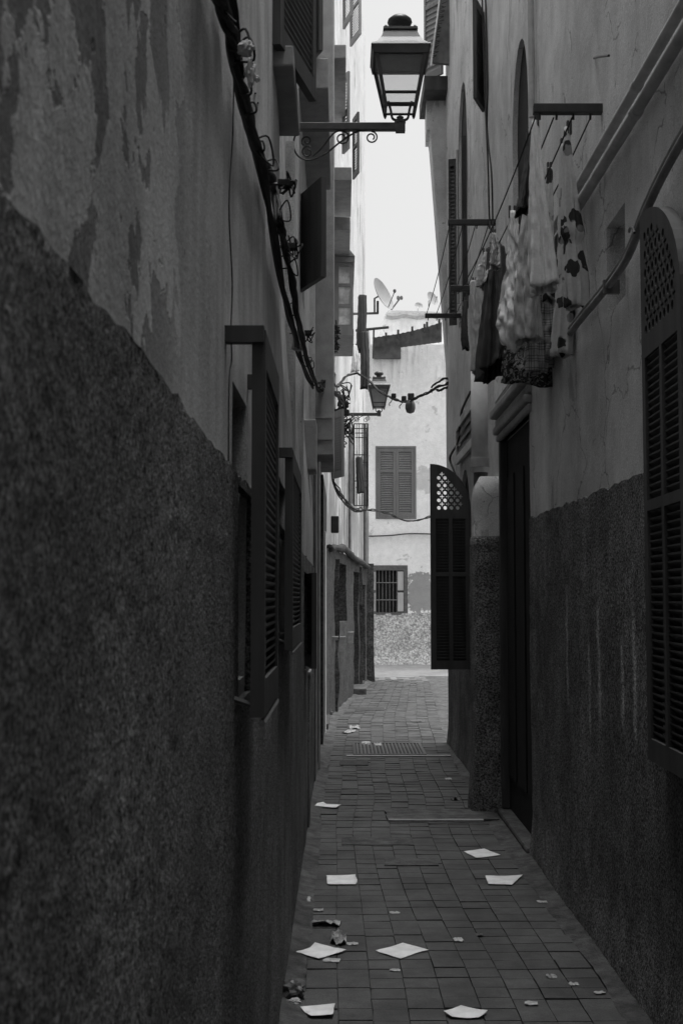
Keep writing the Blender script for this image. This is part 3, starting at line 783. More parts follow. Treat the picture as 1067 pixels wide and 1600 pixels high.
# iron window cage with scrolls on the white wall
cg = empty('window_cage', PY(563, 790, 21.3), 'projecting black iron window cage with bars on the white wall before the far corner', 'grille')
ca, cb = PY(553, 790, 21.3), PY(574.5, 662, 21.3)
x0, x1, z0, z1 = ca.x, cb.x, ca.z, cb.z
for zz in (z0, z0 + (z1 - z0) * .3, z0 + (z1 - z0) * .62, z1 - .08, z1):
    MB().tube([(x0, 21.3, zz), (x1, 21.3, zz), (x1, 22.5, zz), (x0, 22.5, zz)], .010).build('rail', 'iron', cg)
for i in range(6):
    x = x0 + (x1 - x0) * i / 5
    MB().tube([(x, 21.3, z0), (x, 21.3, z1)], .007 if 0 < i < 5 else .014).build('bar', 'iron', cg)
for i in range(1, 7):
    MB().tube([(x1, 21.3 + .2 * i, z0), (x1, 21.3 + .2 * i, z1)], .008).build('bar', 'iron', cg)
for cx in (x0 + .05, x1 - .03):
    MB().tube([(cx + (.045 - .006 * k / 3) * math.cos(k * .55), 21.3, z1 + .06 + (.045 - .006 * k / 3) * math.sin(k * .55)) for k in range(15)], .005).build('scroll', 'iron', cg)

# ================================================================== SHUTTERED HOUSE (right)
hR = empty('shuttered_house', (2.6, 8, 0), 'long house with weathered plaster, round-headed windows, a black doorway and arched louvred shutters', 'house')
hR['side'] = -1
RX = 1.2
def offR(s, z):
    yy = s - 8
    lean = 0.0
    return lean + 0.010 * nz(yy, z, 7.1, 1.1) + 0.003 * nz(yy, z, 1.7, 5)
DZ = 2.78
holesR = [rect(8.10 + 8, 9.60 + 8, 0.04, DZ), arch(8.02 + 8, 8.78 + 8, 3.85, 5.35, 4.75), arch(11.95 + 8, 12.95 + 8, 4.35, 6.72, 6.0), rect(5.33 + 8, 5.72 + 8, 2.88, 3.28), arch(12.0 + 8, 12.8 + 8, 0.95, 2.85, 2.45)]
wall('wall', 'plaster_mid', hR, (RX, -8), (RX, 12), rect(0, 22.35, 0, 9.2), holesR, 0.17, offR, 0.28)
def offRd(s, z):
    yy = s - 8
    return 0.014 + 0.010 * nz(yy, z, 7.1, 1.1) + 0.006 * nz(yy, z, 3, 14) + 0.022 * (1 - ss(0, .35, z)) ** 2
def dadoR(a, b_, holes=(), dz=0.0):
    wall('dado', 'roughcast_black', hR, (RX, -8), (RX, 12), [(a, 0), (b_, 0), (b_, 2.10 + dz), (a, 2.06 + dz)], holes, 0.07, offRd, 0.03, rim=0.03, jitter=0.02)
dadoR(0, 16.08)
dadoR(17.62, 22.3, [arch(12.0 + 8, 12.8 + 8, 0.95, 2.86, 2.45)] if False else [rect(12.0 + 8, 12.8 + 8, 0.95, 2.0)])
MB().box(RX + .30, 7, -8, 14.3, 0, 9.15).build('house_core', 'plaster_mid', hR)
MB().box(RX + .02, RX + .31, 14.34, 14.4, 0, 9.15).build('end_wall', 'plaster_mid', hR)
for a, b_, z0, z1 in ((8.0, 8.85, 3.8, 5.4), (11.9, 13.0, 4.3, 6.8), (12.0, 12.85, .9, 2.9)):
    MB().box(RX + .035, RX + .285, a, b_, z0, z1).build('window', 'void', hR)
MB().box(RX + .16, RX + .29, 5.28, 5.77, 2.83, 3.33).build('niche', 'plaster_mid', hR)
dr = MB().box(RX + .045, RX + .27, 8.05, 9.65, 0.03, DZ + .05).build('door', 'door_shade', hR)
for k in range(3):
    MB().box(RX + .034, RX + .0445, 8.16 + k * .5, 8.56 + k * .5, .3, 2.5).build('panel', 'door_shade', dr)
MB().box(RX - .05, RX + .3, 8.08, 9.62, 0.0, 0.05).build('doorstep', 'cement', hR, bevel=0.02)
MB().box(RX - .015, RX + .044, 9.545, 9.612, 0.055, DZ - .004).build('jamb_cover', 'wood_dark', hR, bevel=.006)  # dark strip added to cover the pale far jamb of the doorway
# moulded lintel over the door
for (t, z0, z1) in ((.03, DZ + .0, DZ + .05), (.055, DZ + .052, DZ + .11), (.035, DZ + .112, DZ + .17), (.075, DZ + .172, DZ + .24)):
    MB().box(RX - t, RX + .05, 8.0, 9.66, z0, z1).build('moulding', 'jetty', hR, bevel=0.014)
# plaster pier boxing in the foot of the drainpipe
def pier(z0, z1, g, m_, nm, rough):
    b = MB(); ring = []
    n = 26; K = int((z1 - z0) / .07) + 1
    for i in range(K + 1):
        z = z0 + (z1 - z0) * i / K
        k = 1.0 - (0.35 * ss(z1 - .10, z1, z) if m_ == 'plaster_mid' else 0)
        swell = 0.03 * (1 - ss(0, .8, z))
        for j in range(n):
            q = 2 * math.pi * j / n
            ex = math.copysign(abs(math.cos(q)) ** .35, math.cos(q)); ey = math.copysign(abs(math.sin(q)) ** .35, math.sin(q))
            x = 1.145 + ex * (.135 + g + swell) * k; y_ = 9.83 + ey * (.17 + g) * k
            b.v.append(Vector((x + rough * nz(x, y_, z, 9), y_ + rough * nz(x + 5, y_, z, 9), z)))
    b.f = [(i * n + j, i * n + (j + 1) % n, (i + 1) * n + (j + 1) % n, (i + 1) * n + j) for i in range(K) for j in range(n)] + [tuple(K * n + j for j in range(n))]
    o = b.build(nm, m_, hR, smooth=True); return o
pier(1.9, 2.53, 0, 'plaster_mid', 'pier', .006)
pier(0, 2.07, .010, 'roughcast_mid2' if False else 'roughcast_black', 'pier', .014)
dp = MB().tube([(1.068, 9.84, 2.57), (1.068, 9.84, 3.0), (1.068, 9.84, 3.52)], 0.066, 16).build('drainpipe', 'pipe_pale', hR, smooth=True)
MB().tube([(1.068, 9.84, 2.61), (1.068, 9.84, 2.68)], .072, 16).build('collar', 'pipe', dp)
MB().tube([(1.075, 9.85, 2.4), (1.075, 9.85, 2.6)], .055, 12).build('gap_neck', 'iron_grey', dp)  # dark piece added to read as the shaded gap under the pipe
# thin vertical pipe beside the upper window
tag(MB().tube([(RX - .03, 7.68, 4.55), (RX - .03, 7.68, 9)], .02, 8).build('vent_pipe', 'pipe'), 'thin vertical pipe running up beside the nearer round-headed window', 'pipe')
# arched leaves: the one stuck out across the alley and the near one folded flat on the wall
leaf(hR, 'shutter', frameT((0.825, 11.87, 0.945), (1, 0.03, 0), (0, -1, 0)), 0.375, 1.905, 2, 0.027, 'wood_black', 0.035, 0.05, (0, .60, 1), False, True, 0.44, flip=-1, label='black arched louvred leaf standing out across the alley')
leaf(hR, 'shutter', frameT((RX - .052, 4.75, 1.01), (-0.02, -1, 0), (-1, 0.02, 0)), 0.60, 2.03, 2, 0.027, 'wood_black', 0.045, 0.05, (0, .60, 1), True, True, 0.48, flip=-1, cl=.9, label='near black arched louvred leaf folded flat on the wall')
# louvred fanlight above the arched window and leaf edges of the upper one
leaf(hR, 'shutter', frameT((RX - .03, 12.9, 2.95), (0, -1, 0), (-1, 0, 0)), 1.9, .42, 1, 0.07, 'plaster_mid', 0.03, 0.05, (0, 1), False, slat_m='wood_dark')
for k, (yy, x) in enumerate(((13.05, .30), (12.0, .13))):
    leaf(hR, 'shutter', frameT((RX - .01, yy, 4.42), (-.9, -.12 if k else .3, 0), (0, -1, 0)), x * .22 + .015, 1.6 if k else 1.75, 1, .04, 'wood_dark', .035, .02, (0, 1), False)
MB().tube([(RX - .045, 12.1, 4.4), (RX - .045, 12.1, 6.0)], .013, 6).build('shutter_bar', 'wood_pale', hR)
MB().tube([(RX - .05, 12.45, 4.5), (RX - .05, 12.45, 6.05)], .014, 6).build('shutter_bar', 'wood_pale', hR)
# narrow leaf of a top window, seen from below
T = frameT((RX - .005, 10.5, 5.68), (-.105, -.3, 0), (-.95, .3, 0))
leaf(hR, 'shutter', T, .32, 0.85, 1, 0.035, 'wood_dark', .03, .04, (0, .5, 1), False)
# small window flap by the lantern at roof height and buttress at the end of the house
b = MB()
pr = [PY(700, 640, 14.5), PY(690, 205, 14.5), PY(671, 205, 14.5), PY(666, 160, 14.5), PY(690, 150, 14.5), PY(706, 150, 14.5), PY(712, 640, 14.5)]
n = len(pr)
b.v = [Vector((p.x, 14.42, p.z)) for p in pr] + [Vector((p.x + (0.03), 15.0, p.z)) for p in pr]
pr2 = [PY(702, 900, 14.5), PY(699, 560, 14.5), PY(672, 212, 14.5), PY(671, 205, 14.5), PY(666, 205, 14.5), PY(665.5, 160, 14.5), PY(694, 148, 14.5), PY(712, 148, 14.5), PY(712, 900, 14.5)]
n = len(pr2)
b = MB(); b.v = [Vector((p.x, 14.42, p.z)) for p in pr2] + [Vector((p.x + .02, 15.0, p.z)) for p in pr2]
b.f = [tuple(range(n))[::-1], tuple(range(n, 2 * n))] + [(i, (i + 1) % n, n + (i + 1) % n, n + i) for i in range(n)]
b.build('buttress', 'plaster_mid', hR)
a = PY(661, 150, 14.3); c = PY(688, 150, 14.3)
MB().box(a.x, RX + .05, 14.1, 15.0, a.z, a.z + .16).build('sill', 'wood_dark', hR)
T = frameT((a.x + .02, 14.3, a.z + .17), (c.x - a.x, -.25, 0), (-.6, -.8, 0))
leaf(hR, 'shutter', T, .3, 1.7, 1, .06, 'wood_grey', .03, .03, (0, .5, 1), False)
mt = empty('reed_mat', PY(690, 97, 13.9), 'grey frayed reed mat hanging aslant beside the louvred leaf high on the right house', 'mat')
q = [PY(674, 96, 13.9), PY(704, 99, 13.9), PY(726, -40, 13.9), PY(691, -40, 13.9)]
b = MB(); b.add(q + [p + Vector((.03, .06, 0)) for p in q], [(0, 1, 2, 3), (7, 6, 5, 4), (0, 4, 5, 1), (1, 5, 6, 2), (2, 6, 7, 3), (3, 7, 4, 0)])
b.build('mat', 'pipe_dark', mt)
MB().tube(cat([q[3], PY(684, 20, 13.88), PY(680, 50, 13.88), q[0], PY(673, 100, 13.88)], 4), .010, 6).build('cord', 'cloth_pale', mt)
fr_ = MB(); rnd = random.Random(2)
for k in range(26):
    p = PY(690 - 15 * k / 26, 5 + 88 * k / 26, 13.86); fr_.tube([p, p + Vector((rnd.uniform(.02, .06), 0, rnd.uniform(-.01, .03)))], .004, 4)
fr_.build('fringe', 'cable', mt, kind='stuff')

# ================================================================== FAR WHITE HOUSE ACROSS THE LANE
FY = 30.6
hF = empty('corner_house', (1.8, FY, 0), 'white house across the alley end with closed grey shutters and a tin-roofed parapet', 'house')
hF['side'] = 1
def fx(px, y=FY): return (px - 533.5) / F * y
def fz(py, y=FY): return PY(600, py, y).z
X0 = -8.0
fwx = [rect(fx(587) - X0, fx(650.5) - X0, fz(811), fz(697)), rect(fx(584) - X0, fx(634) - X0, fz(959), fz(888))]
wall('wall', 'far_white', hF, (X0, FY), (9, FY), rect(0, 17, 1.22, fz(538)), fwx, 0.35, lambda s, z: .012 * nz(s, z, 1, 1.2), .16)
wall('dado', 'roughcast_pale', hF, (X0, FY), (9, FY), rect(0, 17, 0, 1.25), [], 0.12, lambda s, z: .03 + .025 * nz(s, z, 1, 5) + .015 * nz(s, z, 4, 14) + .05 * (1 - ss(0, .3, z)), .1, rim=.06, jitter=.025)
MB().box(X0, 9, FY + .25, 36, 0, 7.40).build('house_core', 'far_white', hF)
# closed louvred shutters
M['shutter_grey'] = mat('far_shutter_paint', 0.155, rough=0.7, var=0.15, scale=8, stretch=(1, 1, 0.15))
T0 = (fx(587), FY + .03, fz(811))
ww = (fx(650.5) - fx(587)); hh = fz(697) - fz(811)
wd = MB().plate(frameT(T0, (1, 0, 0), (0, -1, 0)), rect(0, ww, 0, hh), [rect(.05, ww - .05, .05, hh - .05)], -.05, .045).build('window', 'shutter_grey', hF)
for k in range(2):
    lf = leaf(wd, 'shutter', frameT((T0[0] + .05 + k * (ww - .1) / 2 + .004, FY + .01, T0[2] + .055), (1, 0, 0), (0, -1, 0)), (ww - .1) / 2 - .008, hh - .11, 1, .052, 'shutter_grey', .04, .06, (0, .66, 1), False, cl=.72)
# barred window with folded pale leaves
wx0, wx1, wz0, wz1 = fx(584), fx(634), fz(959), fz(888)
wb = MB().plate(frameT((wx0, FY + .02, wz0), (1, 0, 0), (0, -1, 0)), rect(-.04, wx1 - wx0 + .04, -.03, wz1 - wz0 + .07), [rect(.05, wx1 - wx0 - .05, .03, wz1 - wz0 - .05)], -.03, .05).build('window', 'iron_grey', hF)
MB().box(wx0, wx1, FY + .14, FY + .155, wz0, wz1).build('pane', 'void', wb)
for i in range(6):
    x = wx0 + .12 + i * .085
    MB().tube([(x, FY - .01, wz0 + .03), (x, FY - .01, wz1 - .04)], .011, 6).build('bar', 'iron_grey', wb)
for zz in (.3, .68):
    z = wz0 + (wz1 - wz0) * zz
    MB().tube([(wx0 + .05, FY - .012, z), (wx0 + .58, FY - .012, z)], .014, 6).build('bar', 'iron_grey', wb)
for (xa, xb) in ((wx0 - .03, wx0 + .05), (wx1 - .2, wx1 - .06)):
    for k in range(2):
        z = wz0 + .05 + k * (wz1 - wz0 - .08) / 2
        MB().box(xa, xb, FY - .03, FY - .008, z, z + (wz1 - wz0 - .08) / 2 - .05).build('shutter_panel', 'wood_pale', wb, bevel=.01)
    MB().box(xa - .015, xb + .015, FY - .006, FY + .01, wz0 + .02, wz1 - .03).build('shutter', 'wood_black', wb)
# tin lean-to along the parapet, with clips
b = MB(); nn = 60
A_, B_ = PY(582, 527, 30.2), PY(690, 503, 30.2)
A2, B2 = PY(586, 545, 30.45), PY(690, 532, 30.45)
for i in range(nn + 1):
    t = i / nn; w = .008 * math.sin(t * 90)
    p = A_.lerp(B_, t); q = A2.lerp(B2, t)
    sag = .05 * math.sin(t * 3.1) * -1
    b.v += [p + Vector((0, 0, w + sag)), q + Vector((0, 0, w * .5)), q + Vector((0, .1, w * .5 - .02)), p + Vector((0, .12, w + sag + .02))]
b.f = [(i * 4 + j, i * 4 + (j + 1) % 4, i * 4 + 4 + (j + 1) % 4, i * 4 + 4 + j) for i in range(nn) for j in range(4)] + [(0, 1, 2, 3), (nn * 4 + 3, nn * 4 + 2, nn * 4 + 1, nn * 4)]
tin = b.build('tin_roof', 'tin', hF)
MB().box(A2.x - .02, PY(626, 540, 30.5).x, 30.44, 30.58, PY(600, 560, 30.5).z, PY(600, 541, 30.5).z).build('fascia', 'tin', tin)
for px in (603, 622, 644, 663, 667, 686):
    t = (px - 582) / 108; p = A_.lerp(B_, t)
    MB().box(p.x - .025, p.x + .025, p.y - .03, p.y + .04, p.z - .16, p.z + .05 + .04 * math.sin(px)).build('clip', 'iron', tin)
# set-back parapet behind
b = MB()
pp = [PY(600, 545, 33), PY(592, 520, 33), PY(597, 500, 33), PY(606, 484, 33), PY(690, 487, 33), PY(740, 487, 33), PY(740, 545, 33)]
n = len(pp); b.v = [p.copy() for p in pp] + [p + Vector((0, .6, 0)) for p in pp]
b.f = [tuple(range(n))[::-1], tuple(range(n, 2 * n))] + [(i, (i + 1) % n, n + (i + 1) % n, n + i) for i in range(n)]
b.build('parapet', 'white_stained', hF)
MB().tube([PY(604 + 8 * i, 493 + 1.5 * math.sin(i * 1.3), 32.97) for i in range(18)], .09, 6).build('coping', 'cement_pale', hF)
# houses closing the cross lane on both sides, off to the sides
for (x0, x1, lab) in ((-16, -8.2, 'plain white block closing the lane off to the west'), (9.2, 16, 'plain white block closing the lane off to the east')):
    pass

# ================================================================== STREET LANTERNS
def lantern(c, u, x_wall, lab, glass_m, scroll=True):
    """c: centre foot of the lantern (on the bracket end), u: metres per photo pixel of the near one."""
    e = empty('street_lantern', (x_wall, c.y, c.z), lab, 'street lamp', 'wall lanterns along the alley')
    k = u
    br = MB().box(x_wall - .03, c.x + 6 * k, c.y - 6 * k, c.y + 6 * k, c.z - 12 * k, c.z).build('bracket', 'lamp_paint', e, bevel=1.2 * k)
    MB().box(c.x - 7 * k, c.x + 8 * k, c.y - 7 * k, c.y + 7 * k, c.z - 14 * k, c.z + 2 * k).build('bracket_end', 'lamp_paint', br)
    if scroll:
        L = c.x - x_wall
        zt = c.z - 12 * k
        def W(pts): return [(x_wall + a * k, c.y, zt - b_ * k) for a, b_ in pts]
        s = MB()
        s.tube(cat(W([(8, 0), (1, 12), (0, 28), (8, 42), (25, 48), (50, 38), (75, 18), (100, 2), (118, -1)]), 6), 1.5 * k, 6)
        s.build('brace', 'iron', br)
        def spiral(cx, cz, r0, r1, a0, turns, sgn=1, r=1.3):
            return MB().tube([(x_wall + (cx + (r0 + (r1 - r0) * i / 24) * math.cos(a0 + sgn * turns * 2 * math.pi * i / 24)) * k, c.y,
                               zt - (cz + (r0 + (r1 - r0) * i / 24) * math.sin(a0 + sgn * turns * 2 * math.pi * i / 24)) * k) for i in range(25)], r * k, 6)
        spiral(21, 17, 9, 3, 2.2, 1.1).build('scroll', 'iron', br)
        spiral(22, 35, 10, 4, -1.0, -1.1).build('scroll', 'iron', br)
        spiral(77, 12, 12, 4, -1.6, 1.3).build('scroll', 'iron', br)
        spiral(124, 11, 10, 4, -1.57, 1.4).build('scroll', 'iron', br)
        MB().tube(cat(W([(30, 42), (45, 28), (62, 6), (75, 0), (88, 6)]), 6), 1.3 * k, 6).build('scroll', 'iron', br)
    # yoke
    y = MB()
    y.lathe([(9 * k, 0), (9 * k, 4 * k), (5 * k, 7 * k), (6 * k, 10 * k), (3 * k, 12 * k)], c, 12)
    for sx, sy in ((-1, 0), (1, 0)):
        y.tube(cat([c + Vector((sx * 4 * k, sy * 4 * k, 5 * k)), c + Vector((sx * 12 * k, sy * 12 * k, 8 * k)), c + Vector((sx * 15 * k, sy * 15 * k, 22 * k)), c + Vector((sx * 19 * k, sy * 19 * k, 36 * k))], 5), 2.2 * k, 6)
    y.build('yoke', 'lamp_paint', e)
    z0 = c.z + 24 * k; z1 = c.z + 103 * k; h0, h1 = 23 * k, 39 * k
    zm = z0 + 17 * k
    def hw(z): return h0 + (h1 - h0) * (z - z0) / (z1 - z0)
    fr = MB()
    for sx in (-1, 1):
        for sy in (-1, 1):
            fr.tube([c + Vector((sx * h0, sy * h0, z0 - c.z - 4 * k)), c + Vector((sx * h1, sy * h1, z1 - c.z))], [3.6 * k, 4.4 * k], 4)
            fr.lathe([(1 * k, -5 * k), (3 * k, 0), (1 * k, 3 * k)], c + Vector((sx * h0, sy * h0, z0 - c.z - 3 * k)), 6)
    for z, t in ((z0, 2.2 * k), (zm, 2.6 * k), (z1 - 3 * k, 3 * k)):
        q = hw(z)
        cs = [c + Vector((sx * q, sy * q, z - c.z)) for sx, sy in ((-1, -1), (1, -1), (1, 1), (-1, 1))]
        for i in range(4): fr.tube([cs[i], cs[(i + 1) % 4]], t, 4)
    fr.build('frame', 'lamp_paint', e)
    for ax in range(4):
        ca, sa = math.cos(ax * math.pi / 2), math.sin(ax * math.pi / 2)
        vs = []
        for z, s_ in ((z0 + k, -1), (z0 + k, 1), (z1 - 4 * k, 1), (z1 - 4 * k, -1)):
            q = hw(z)
            vs.append(Vector((c.x + ca * q * s_ + sa * q, c.y + sa * q * s_ - ca * q, z)))
        cen = Vector((c.x, c.y, 0))
        ins = [Vector((v.x + (c.x - v.x) * .03, v.y + (c.y - v.y) * .03, v.z)) for v in vs]
        MB().add(vs + ins, [(0, 1, 2, 3), (7, 6, 5, 4), (0, 4, 5, 1), (1, 5, 6, 2), (2, 6, 7, 3), (3, 7, 4, 0)]).build('pane', glass_m, e)
    # apron, roof, chimney cap
    ap = MB()
    za, zb = z1 - 5 * k, z1 + 8 * k
    for sx, sy in ((0, -1), (0, 1), (-1, 0), (1, 0)):
        qa, qb = hw(za) + 5.5 * k, 46 * k
        t = 2 * k
        if sx == 0:
            vs = [(c.x - qa, c.y + sy * qa, za), (c.x + qa, c.y + sy * qa, za), (c.x + qb, c.y + sy * qb, zb), (c.x - qb, c.y + sy * qb, zb)]
            vs2 = [(x, y_ - sy * t, z) for x, y_, z in vs]
        else:
            vs = [(c.x + sx * qa, c.y - qa, za), (c.x + sx * qa, c.y + qa, za), (c.x + sx * qb, c.y + qb, zb), (c.x + sx * qb, c.y - qb, zb)]
            vs2 = [(x - sx * t, y_, z) for x, y_, z in vs]
        ap.add(vs + vs2, [(0, 1, 2, 3), (7, 6, 5, 4), (0, 4, 5, 1), (1, 5, 6, 2), (2, 6, 7, 3), (3, 7, 4, 0)])
    ap.build('apron', 'lamp_paint', e)
    MB().frustum((c.x, c.y), 41 * k, 41 * k, z1 - 2 * k, 41 * k, 41 * k, z1).build('reflector', 'lamp_paint', e)
    rf = MB().frustum((c.x, c.y), 47 * k, 47 * k, zb + .1 * k, 45.5 * k, 45.5 * k, zb + 3 * k)
    pv = [(44, 3), (37, 9), (31, 18), (27, 28), (25, 33)]
    for (a, za_), (b_, zb_) in zip(pv, pv[1:]):
        rf.frustum((c.x, c.y), a * k, a * k, zb + za_ * k, b_ * k, b_ * k, zb + zb_ * k)
    rf.frustum((c.x, c.y), 27.5 * k, 27.5 * k, zb + 33 * k, 27 * k, 27 * k, zb + 37 * k)
    ro = rf.build('roof', 'lamp_paint', e)
    for sx in (-1, 1):
        for sy in (-1, 1):
            MB().lathe([(2 * k, 0), (2.4 * k, 2 * k), (1 * k, 4 * k)], (c.x + sx * 23 * k, c.y + sy * 23 * k, zb + 37 * k), 6).build('knob', 'lamp_paint', ro)
    MB().lathe([(11 * k, 0), (10 * k, 8 * k), (12 * k, 11 * k), (18 * k, 14 * k), (20 * k, 18 * k), (19 * k, 22 * k), (13 * k, 27 * k), (6 * k, 29 * k), (2 * k, 29.5 * k)], (c.x, c.y, zb + 37 * k), 20).build('chimney_cap', 'lamp_paint', ro, smooth=True)
    return e
Y1 = 6.85
lantern(PY(625, 192, Y1), Y1 / F, PY(459, 192, Y1).x, 'black four-sided street lantern on a scrolled bracket against the sky, the nearer and larger one', 'lamp_glass')
Y2 = 18.1
lantern(PY(592, 645, Y2), Y2 / F * .375, PY(528, 645, Y2).x, 'smaller street lantern on its bracket in front of the far white wall', 'lamp_glass_far', True)

# ================================================================== CABLES AND PIPES
def bundle(name, pts, n, r, spread, lab, m='cable', seed=1, cat_='cables', sub=10, ties=0):
    path = cat(pts, sub); rnd = random.Random(seed)
    c0 = path[0]
    e = empty(name, c0, lab, cat_)
    for k in range(n):
        ph = rnd.uniform(0, 6.28); fq = rnd.uniform(.35, .8); sp = spread * rnd.uniform(.5, 1.1)
        q = []
        for i, p in enumerate(path):
            a = ph + fq * i * .6
            q.append(p + Vector((math.cos(a) * sp, 0, math.sin(a) * sp)) + Vector((0, 0, .012 * nz(i * .3, k, seed, 1))))
        MB().tube(q, r * rnd.uniform(.7, 1.25), 6).build('cable', m, e, smooth=True)
    for k in range(ties * 2):
        i = rnd.randrange(2, len(path) - 2); p = path[i]; h = rnd.uniform(.014, .035)
        MB().tube(cat([p, p + Vector((h, rnd.uniform(-h, h), h * rnd.uniform(.2, 1.2))), p + Vector((h * 1.3, rnd.uniform(-h, h) * 2, -h * rnd.uniform(.2, 1.5))), path[i + 1] + Vector((0, 0, -h * .3)), path[min(i + 2, len(path) - 1)]], 5), .0028, 5).build('loose_wire', m, e)
    for k in range(0):
        p = path[0]
        MB().tube([p + Vector((math.cos(a) * (spread + r) * 1.15, 0, math.sin(a) * (spread + r) * 1.15)) for a in [6.283 * j / 12 for j in range(13)]], .004, 4).build('tie', m, e)
    return e
CX = -0.225
def LA(px, py, x=CX): return PX(px, py, x)
bundle('cable_bundle', [LA(318, -60), LA(345, 0), LA(362, 70), LA(384, 165), LA(405, 250), LA(432, 390), LA(455, 505), LA(470, 560, -.22), LA(489, 604, -.2)], 4, .0075, .011, 'thick black cable bundle sagging along the left wall, the lower one', seed=3, ties=5)
bundle('cable_bundle', [LA(352, -60), LA(362, 20), LA(374, 130), LA(402, 232), LA(428, 290), LA(437, 350, -.2), LA(448, 395, -.2), LA(459, 455, -.19), LA(468, 510, -.19), LA(480, 560, -.18), LA(493, 600, -.17), LA(500, 610, -.15)], 5, .006, .011, 'twisted black cable bundle leaving the left wall towards the alley, the upper one', seed=5, ties=6)
# cloth scrap and cups hung on the cables
e = empty('rag', LA(385, 70, -.19), 'grey crumpled rag caught on the cables high on the left wall', 'rag')
def blobcloth(parent, name, c, r, m_, seed, sx=1, sy=1, sz=1, sub=3):
    bm = bmesh.new(); bmesh.ops.create_icosphere(bm, subdivisions=sub, radius=1)
    b = MB()
    for v in bm.verts:
        d = v.co.normalized(); a = 1 + .45 * nz(d.x, d.y, d.z + seed, 2.3) + .3 * nz(d.x, d.y, d.z + seed, 6)
        b.v.append(Vector(c) + Vector((d.x * sx, d.y * sy, d.z * sz)) * r * a)
    b.f = [tuple(v.index for v in f.verts) for f in bm.faces]; bm.free()
    return b.build(name, m_, parent, smooth=False)
blobcloth(e, 'fold', LA(384, 74, -.19), .015, 'cloth_grey', 1, 1, 1, 1.0)
blobcloth(e, 'fold', LA(392, 112, -.19), .013, 'cloth_grey', 2, .8, 1, 2.2)
blobcloth(e, 'fold', LA(402, 122, -.19), .006, 'cloth_grey', 5, 1, 1, 1.3)
def clamp(px, py, x, lab, seed):
    p = LA(px, py, x)
    e = empty('cable_clamp', p, lab, 'clamp', 'cable clamps on the left wall')
    rnd = random.Random(seed)
    MB().box(p.x - .012, p.x + .03, p.y - .02, p.y + .02, p.z - .012, p.z + .012).build('body', 'cable', e, bevel=.004)
    for k in range(3):
        a = [p + Vector((rnd.uniform(-.01, .05), rnd.uniform(-.03, .03), rnd.uniform(-.06, .04))) for _ in range(4)]
        MB().tube(cat([p] + a, 5), .003, 5).build('loose_wire', 'cable', e)
    MB().tube([p, Vector((LX - .02, p.y, p.z))], .006, 6).build('wall_hook', 'iron', e)
clamp(440, 287, -.19, 'black cable clamp with loose wire ends, nearest above the black shutter leaf', 4)
clamp(452, 385, -.195, 'black cable clamp halfway down the sagging bundle', 8)
clamp(478, 520, -.185, 'black cable clamp beside the pale insulator where the cables turn', 9)
ins = empty('insulator', LA(467, 545, -.215), 'pale dome-shaped insulator hanging where the cables turn on the left wall', 'insulator')
p = LA(467, 545, -.215)
k = p.y / F
MB().lathe([(3 * k, 34 * k), (8 * k, 31 * k), (10 * k, 22 * k), (11 * k, 8 * k), (12 * k, 0), (9 * k, -2 * k)], p, 14).build('dome', 'cable_pale', ins, smooth=True)
MB().tube([p + Vector((0, 0, 33 * k)), p + Vector((0, 0, 45 * k))], .006, 6).build('hook', 'iron', ins)
tag(MB().tube(cat([LA(366, 60, -.24), LA(364, 200, -.24), LA(358, 320, -.24), LA(363, 440, -.24), LA(361, 512, -.24), LA(362, 560, -.24), LA(358, 600, -.24), LA(357, 760, -.236)], 6), .0016, 5).build('wire', 'cable'),
    'single thin black wire dropping down the left wall to the nearer shutter', 'wire')
# small nails in the plaster
for (px, py) in ((407, 145), (411, 160)):
    MB().tube([LA(px - 8, py, LX - .02), LA(px - 8, py, LX + .012)], .003, 5).build('nail', 'iron', hA)
# cables across the alley by the second lantern
A0 = PY(493, 604, 12.2)
bundle('cable_bundle', [PY(500, 598, 12.15), PY(512, 594, 12.6), PY(527, 603, 14.5), PY(535, 594, 16), PY(545, 585, 17.5), PY(560, 584, 17.8), PY(573, 592, 17.6), PY(590, 608, 17), PY(612, 622, 16.3), PY(632, 627, 15.8), PY(650, 622, 15.2), PY(670, 612, 14.8), PY(685, 604, 14.5), PY(701, 598, 14.2)], 4, .010, .012, 'black cable bundle slung across the alley past the smaller lantern', seed=11, ties=4)
bundle('cable_bundle', [PY(500, 613, 12.2), PY(518, 608, 13), PY(530, 618, 15), PY(534, 640, 16.5), PY(530, 668, 16.6), PY(525, 695, 16.4), PY(520, 715, 16.5), PY(522, 745, 16.7), PY(528, 765, 17), PY(540, 785, 18.2), PY(555, 797, 20), PY(568, 795, 20.5)], 5, .011, .03, 'tangle of black cables dropping down the white wall under the smaller lantern', seed=14, sub=7)
rnd = random.Random(5)
tg = empty('cable_tangle', PY(535, 660, 16.5), 'loose knot of looped wires around the foot of the lantern bracket', 'cables')
for k in range(20):
    c = PY(rnd.uniform(522, 546), rnd.uniform(605, 690), 16.6)
    MB().tube(cat([c + Vector((rnd.uniform(-.09, .09), rnd.uniform(-.1, .1), rnd.uniform(-.16, .16))) for _ in range(6)], 5), .008, 5).build('loose_wire', 'cable', tg)
for (px, py) in ((533, 640), (540, 632), (536, 622), (541, 645)):
    c = PY(px, py, 16.5); MB().box(c.x - .04, c.x + .04, c.y - .05, c.y + .05, c.z - .04, c.z + .04).build('connector', 'cable', tg, bevel=.015)
